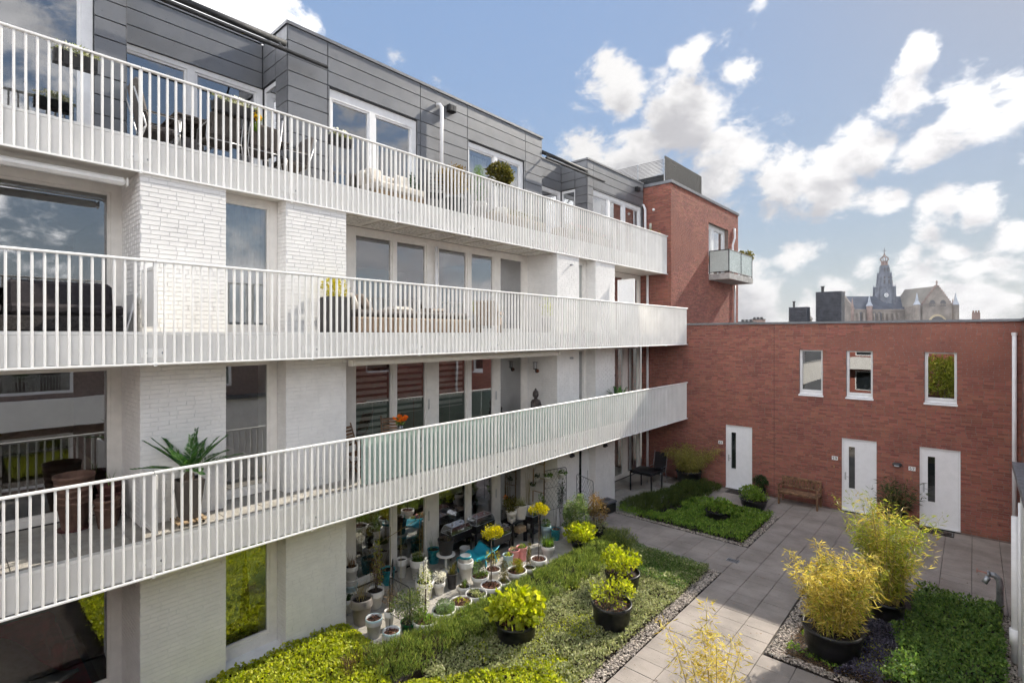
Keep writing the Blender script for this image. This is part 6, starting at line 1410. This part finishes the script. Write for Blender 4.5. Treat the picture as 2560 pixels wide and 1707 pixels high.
blades(t, (0, 0, .55), .03, 6, .25, .01, L_GREEN, 242, .5)
def cycad(t, z, n, ln, seed, m=L_CYC, tilt=(.25, 1.05)):
    rg = random.Random(seed); rng = np.random.default_rng(seed)
    for k in range(n):
        a = 2 * math.pi * k / n + rg.uniform(-.25, .25); el = rg.uniform(*tilt); L0 = ln * rg.uniform(.85, 1.1); pts = []
        for s in np.linspace(0, 1, 9):
            e = el * (1 + .0) + (.55 - .75 * s) * .35; 
            rr = L0 * s; pts.append(Vector((math.cos(a) * rr * math.sin(el) * (1 - .05 * s), math.sin(a) * rr * math.sin(el) * (1 - .05 * s), z + rr * math.cos(el) - .22 * L0 * s * s * math.sin(el))))
        b = MB(); b.tube(pts, [.008 - .0006 * i for i in range(9)], 5); fo = lpart('frond', b, m, t)
        P = []; A = []; LL = []; side = Vector((-math.sin(a), math.cos(a), 0))
        for j in range(60):
            s = .16 + .84 * j / 59; i = min(7, int(s * 8)); f = s * 8 - i; p_ = pts[i].lerp(pts[i + 1], f); d = (pts[i + 1] - pts[i]).normalized()
            for sg in (-1, 1): P.append(tuple(p_)); A.append(tuple(side * sg * .8 + d * .62 + Vector((0, 0, .22)))); LL.append(.11 * math.sin(min(1, s * 1.15 + .12) * math.pi * .86 + .25) + .03)
        me = leafmesh('leaflets', np.array(P), np.array(A), np.array(LL), .012, m, rng, .05); o = link('leaflets', me, fo, (0, 0, 0), False); o['kind'] = 'stuff'
t = thing('potted_cycad', 'large cycad in a tall dark tapered planter on a wooden trolley', 'potted plant', (-8.84, 2.56, F1))
b = MB(); b.prism([(-.11, .085), (.11, .085), (.17, .66), (-.17, .66)], 'y', -.11, .11); b.v = [(x, y * (1 + .55 * (z - .085) / .575), z) for x, y, z in b.v]; lpart('planter', b, mat('dark_taupe_planter', (.07, .06, .055), .55), t)
b = MB(); b.box(-.15, .15, -.15, .15, .661, .664); lpart('soil', b, SOIL, t); b = MB(); b.lathe([(.07, .66), (.075, .72), (.03, .80)], n=14); lpart('trunk', b, TRUNK, t, True)
for k in range(5): b = MB(); b.bbox(-.2, .2, -.2 + k * .085, -.2 + k * .085 + .06, .05, .075, .004); lpart('trolley_slat', b, WOOD_L, t)
for sx in (-.15, .15):
    for sy in (-.15, .15): b = MB(); b.tube([(sx, sy - .012, .026), (sx, sy + .012, .026)], .025, 12); lpart('castor', b, BLACK, t)
cycad(t, .76, 15, .82, 250, L_CYC, (.25, 1.3))
t = thing('potted_cycad', 'smaller cycad showing above the far part of the lowest railing', 'potted plant', (-8.75, 15.1, F1)); pot_parts(t, .2, .55, DGREY, 'plain'); cycad(t, .58, 11, .66, 251, L_CYC, (.2, .9))
t = thing('round_table', 'small wooden balcony table holding a vase of orange flowers', 'table', (-8.95, 6.1, F1)); b = MB(); b.lathe([(.001, .70), (.42, .70), (.43, .72), (.42, .74), (.001, .74)], n=36); lpart('table_top', b, WOOD, t)
for k in range(3): a = k * 2.1; b = MB(); b.tube([(.05 * math.cos(a), .05 * math.sin(a), .70), (.32 * math.cos(a), .32 * math.sin(a), 0)], .018, 7); lpart('leg', b, WOOD, t)
t = thing('flower_vase', 'glass vase of orange roses on the balcony table', 'vase', (-8.85, 6.42, F1 + .742)); b = MB(); b.lathe([(.05, 0), (.06, .03), (.055, .12), (.065, .24), (.058, .24), (.05, .12), (.052, .02)], n=20); lpart('vase', b, CLEARPL, t, True); stemsx(t, 12, .04, .02, .30, 41, mat('flower_stem', (.06, .14, .03), .6), .004, .25); bush(t, (0, 0, .30), (.10, .10, .05), 120, .05, .03, L_GREEN, 252, 8, .3); bush(t, (0, 0, .38), (.12, .13, .065), 420, .035, .035, P_ORANGE, 253, 11, .10, name='flowers')
def folding_chair(label, x, y, rz):
    t = thing('folding_chair', label, 'chair', (x, y, F1), 'wooden folding chairs', rz)
    for k in range(6): rbox(t, 'seat_slat', (-.18 + k * .075, 0, .44), (.06, .42, .02), WOOD, b=.004)
    for k in range(6): rbox(t, 'back_slat', (-.24 - k * .022, 0, .60 + k * .065), (.016, .38, .05), WOOD, 0, R(-18), .004)
    for sy in (-.21, .21): b = MB(); b.tube([(.22, sy, 0), (-.22, sy, .50), (-.40, sy, 1.0)], .014, 6); b.tube([(-.22, sy * .9, 0), (.2, sy * .9, .44)], .014, 6); lpart('leg', b, WOOD, t)
    return t
folding_chair('wooden folding chair nearest the brick pier on the lowest balcony', -9.25, 5.72, R(20)); folding_chair('wooden folding chair behind the vase of orange roses', -9.55, 6.75, R(-25))
t = thing('buddha_statue', 'dark seated figure statue by the loggia wall of the lowest balcony', 'statue', (-9.55, 11.72, F1))
b = MB(); b.lathe([(.20, 0), (.22, .02), (.22, .42), (.20, .44), (.001, .44)], n=24); lpart('plinth', b, DGREY, t)
b = MB(); b.lathe([(.001, .44), (.21, .45), (.24, .52), (.17, .60), (.13, .68), (.155, .80), (.17, .86), (.13, .92), (.055, .955), (.05, .985), (.085, 1.02), (.10, 1.08), (.092, 1.15), (.06, 1.20), (.035, 1.215), (.03, 1.25), (.001, 1.265)], n=24, sx=.8, sy=1.0); lpart('figure', b, STATUE, t, True)
b = MB()
for s in (-1, 1): b.tube([(0, s * .15, .86), (.03, s * .20, .70), (.12, s * .08, .57)], [.05, .045, .035], 8); b.lathe([(.001, .04), (.02, .03), (.022, -.03), (.001, -.05)], (0, s * .10, 1.08), 8)
lpart('arms', b, STATUE, t, True)
t = thing('covered_table', 'table with a purple cloth at the far end of the lowest balcony', 'table', (-9.0, 17.0, F1)); b = MB(); b.bbox(-.4, .4, -.65, .65, .70, .73, .01); lpart('table_top', b, WOOD, t); b = MB(); b.bbox(-.42, .42, -.67, .67, .735, .75, .006); lpart('cloth', b, mat('purple_cloth', (.09, .03, .11), .9), t)
for sx in (-.35, .35):
    for sy in (-.58, .58): b = MB(); b.tube([(sx, sy, 0), (sx, sy, .7)], .02, 7); lpart('leg', b, ALU, t)
# ================================================================ courtyard furniture
t = thing('patio_table', 'square black metal table on the far patio', 'table', (-8.90, 17.30, 0))
b = MB(); b.bbox(-.45, .45, -.45, .45, .695, .735, .02); lpart('table_top', b, BLACKM, t)
for sx in (-.41, .41):
    for sy in (-.41, .41): b = MB(); b.bbox(sx - .022, sx + .022, sy - .022, sy + .022, 0, .694, .004); lpart('leg', b, BLACKM, t)
b = MB(); b.box(-.40, .40, -.425, -.40, .64, .694); b.box(-.40, .40, .40, .425, .64, .694); b.box(-.425, -.40, -.4, .4, .64, .694); b.box(.40, .425, -.4, .4, .64, .694); lpart('apron', b, BLACKM, t)
def patio_chair(label, x, y, rz):
    t = thing('patio_chair', label, 'chair', (x, y, 0), 'dark patio chairs', rz); rbox(t, 'seat', (0, 0, .43), (.48, .48, .03), FABRIC_B, b=.01); rbox(t, 'backrest', (-.30, 0, .78), (.025, .46, .70), FABRIC_B, 0, R(-12), .01)
    for sy in (-.26, .26): b = MB(); b.tube([(.26, sy, 0), (.20, sy, .62), (-.22, sy, .64)], .013, 7); b.tube([(-.34, sy, 0), (-.20, sy, .44), (-.39, sy, 1.15)], .013, 7); lpart('frame', b, GALV, t, True)
    return t
patio_chair('dark patio chair behind the black table in the corner', -9.0, 18.35, R(-90))
t = thing('storage_box', 'black lidded storage box in front of the last white pier', 'box', (-8.72, 14.32, 0), None, R(-8)); rbox(t, 'body', (0, 0, .15), (.38, .46, .30), BLACK, b=.03); rbox(t, 'lid', (0, 0, .345), (.42, .50, .085), mat('grey_lid', (.10, .105, .115), .35), b=.03); rbox(t, 'lid_handle', (.0, 0, .395), (.16, .2, .02), DGREY, b=.008)
t = thing('garden_bench', 'slatted teak bench against the red brick wall', 'bench', (-4.30, 19.12, 0))
for k in range(5): rbox(t, 'seat_slat', (0, -.24 + k * .098, .42), (1.18, .085, .025), WOOD, b=.005)
rbox(t, 'top_rail', (0, .27, .80), (1.18, .045, .085), WOOD, b=.012); rbox(t, 'lower_rail', (0, .25, .52), (1.18, .035, .05), WOOD, b=.006)
for k in range(13): rbox(t, 'back_slat', (-.54 + k * .09, .262, .655), (.052, .018, .23), WOOD, b=.004)
for s in (-1, 1):
    rbox(t, 'front_leg', (s * .565, -.25, .31), (.055, .055, .62), WOOD, b=.006); rbox(t, 'back_leg', (s * .565, .27, .40), (.055, .055, .80), WOOD, b=.006); rbox(t, 'armrest', (s * .565, 0, .635), (.07, .56, .03), WOOD, b=.008); rbox(t, 'side_rail', (s * .565, 0, .385), (.04, .48, .06), WOOD, b=.005)
rbox(t, 'front_rail', (0, -.25, .385), (1.08, .03, .05), WOOD, b=.004)
for lab, x, y, w in (('small black doormat in front of door sixty-one', -6.35, 19.15, .62), ('dark brown bristle doormat in front of door fifty-seven', -.80, 19.12, .80)):
    t = thing('doormat', lab, 'doormat', (x, y, .002), 'doormats'); b = MB(); b.bbox(-w / 2, w / 2, -.21, .21, 0, .02, .006); lpart('mat_base', b, mat('coir_mat', (.045, .032, .024), .98, .3, 60, .8, 200), t); b = MB(); holed_quads(b, -w / 2 + .02, w / 2 - .02, -.19, .19, [(-w / 2 + .05, w / 2 - .05, -.16, .16)], lambda q, a, c, d, e: q.box(a, c, d, e, .0205, .024)); lpart('mat_border', b, BLACK, t)
# ================================================================ rooms seen through the lower left windows
t = thing('red_sofa', 'dark red sofa inside behind the large ground floor window', 'sofa', (-11.6, .2, .012)); REDF = mat('dark_red_fabric', (.50, .03, .045), .9, .1); rbox(t, 'base', (0, 0, .22), (1.0, 2.4, .40), REDF, b=.05); rbox(t, 'backrest', (-.42, 0, .55), (.25, 2.4, .55), REDF, b=.08); rbox(t, 'armrest', (0, 1.15, .45), (1.0, .2, .35), REDF, b=.06)
t = thing('rug', 'dark red rug on the floor behind the ground floor window', 'rug', (-11.5, .3, .014)); b = MB(); b.box(-1.1, 1.1, -1.5, 1.5, 0, .008); lpart('rug_field', b, REDF, t); b = MB(); holed_quads(b, -1.1, 1.1, -1.5, 1.5, [(-1.0, 1.0, -1.4, 1.4)], lambda q, a, c, d, e: q.box(a, c, d, e, .0085, .011)); lpart('rug_border', b, TERRA_D, t)
t = thing('lounge_chair', 'pale curved lounge chair inside behind the ground floor window', 'chair', (-10.95, .9, .02), None, R(35)); V = []; F = []
for i in range(17):
    for k in range(2): s = i / 16; V.append((-.7 + 1.4 * s, (-.26, .26)[k], .38 + .38 * max(0, .45 - s) * 2.0 + .10 * math.sin(s * 6.0)))
F = [(2 * i, 2 * i + 1, 2 * i + 3, 2 * i + 2) for i in range(16)]; o = link('seat_shell', npmesh('seat_shell', V, F, FABRIC_W, True), t, (0, 0, 0), False); sm = o.modifiers.new('thick', 'SOLIDIFY'); sm.thickness = .05
for sy in (-.2, .2): b = MB(); b.tube([(-.5, sy, 0), (0, sy, .36), (.5, sy, 0)], .012, 6); lpart('leg', b, ALU, t)
t = thing('drawing', 'leafy line drawing on the film of the narrow ground floor window', 'drawing', (XS - .065, 3.66, 1.35)); rg = random.Random(9); 
for k in range(16):
    a = rg.uniform(-.2, 3.3); r0 = rg.uniform(.12, .3); b = MB(); pts = [(0, .0 + r0 * .9 * math.cos(a + s * .5) * (.4 + s), .0 + .15 * math.sin(a) + r0 * .8 * math.sin(a + s * 1.2) * (.3 + s)) for s in np.linspace(0, 1, 8)]; b.tube(pts, .0035, 4); lpart('line', b, mat('ink_line', (.05, .08, .04), .8), t)

# fallen leaves and grit on the paving
rng = np.random.default_rng(300); x = rng.uniform(-6.5, .4, 420); y = rng.uniform(7, 19.4, 420); k = np.array([not in_bed(a, b) for a, b in zip(x, y)]); x, y = x[k], y[k]; n = len(x)
stuff('fallen_leaves', leafmesh('fallen_leaves', np.stack([x, y, np.full(n, .006)], 1), np.stack([rng.normal(size=n), rng.normal(size=n), np.full(n, .05)], 1), .045 * rng.uniform(.5, 1.2, n), .014, L_BROWN, rng, up=(0, 0, 1)), 'scattered dry leaves lying on the paved path', 'fallen leaves')
# thin haze over the whole town
hz_ = MB(); hz_.box(-960, 960, -960, 960, -1.4, 92); ho = link('haze', hz_.mesh('haze', mat('haze_air', (.8, .8, .8)))); ho['kind'] = 'stuff'; ho['label'] = 'thin pale haze in the air over the town'; ho['category'] = 'haze'
hm = MATS['haze_air']; hm.node_tree.nodes.clear(); pv_ = nd(hm.node_tree, 'ShaderNodeVolumePrincipled', {'Color': (.9, .93, 1, 1), 'Density': .00012, 'Anisotropy': 0.0}); nd(hm.node_tree, 'ShaderNodeOutputMaterial', {'Volume': pv_.outputs[0]})
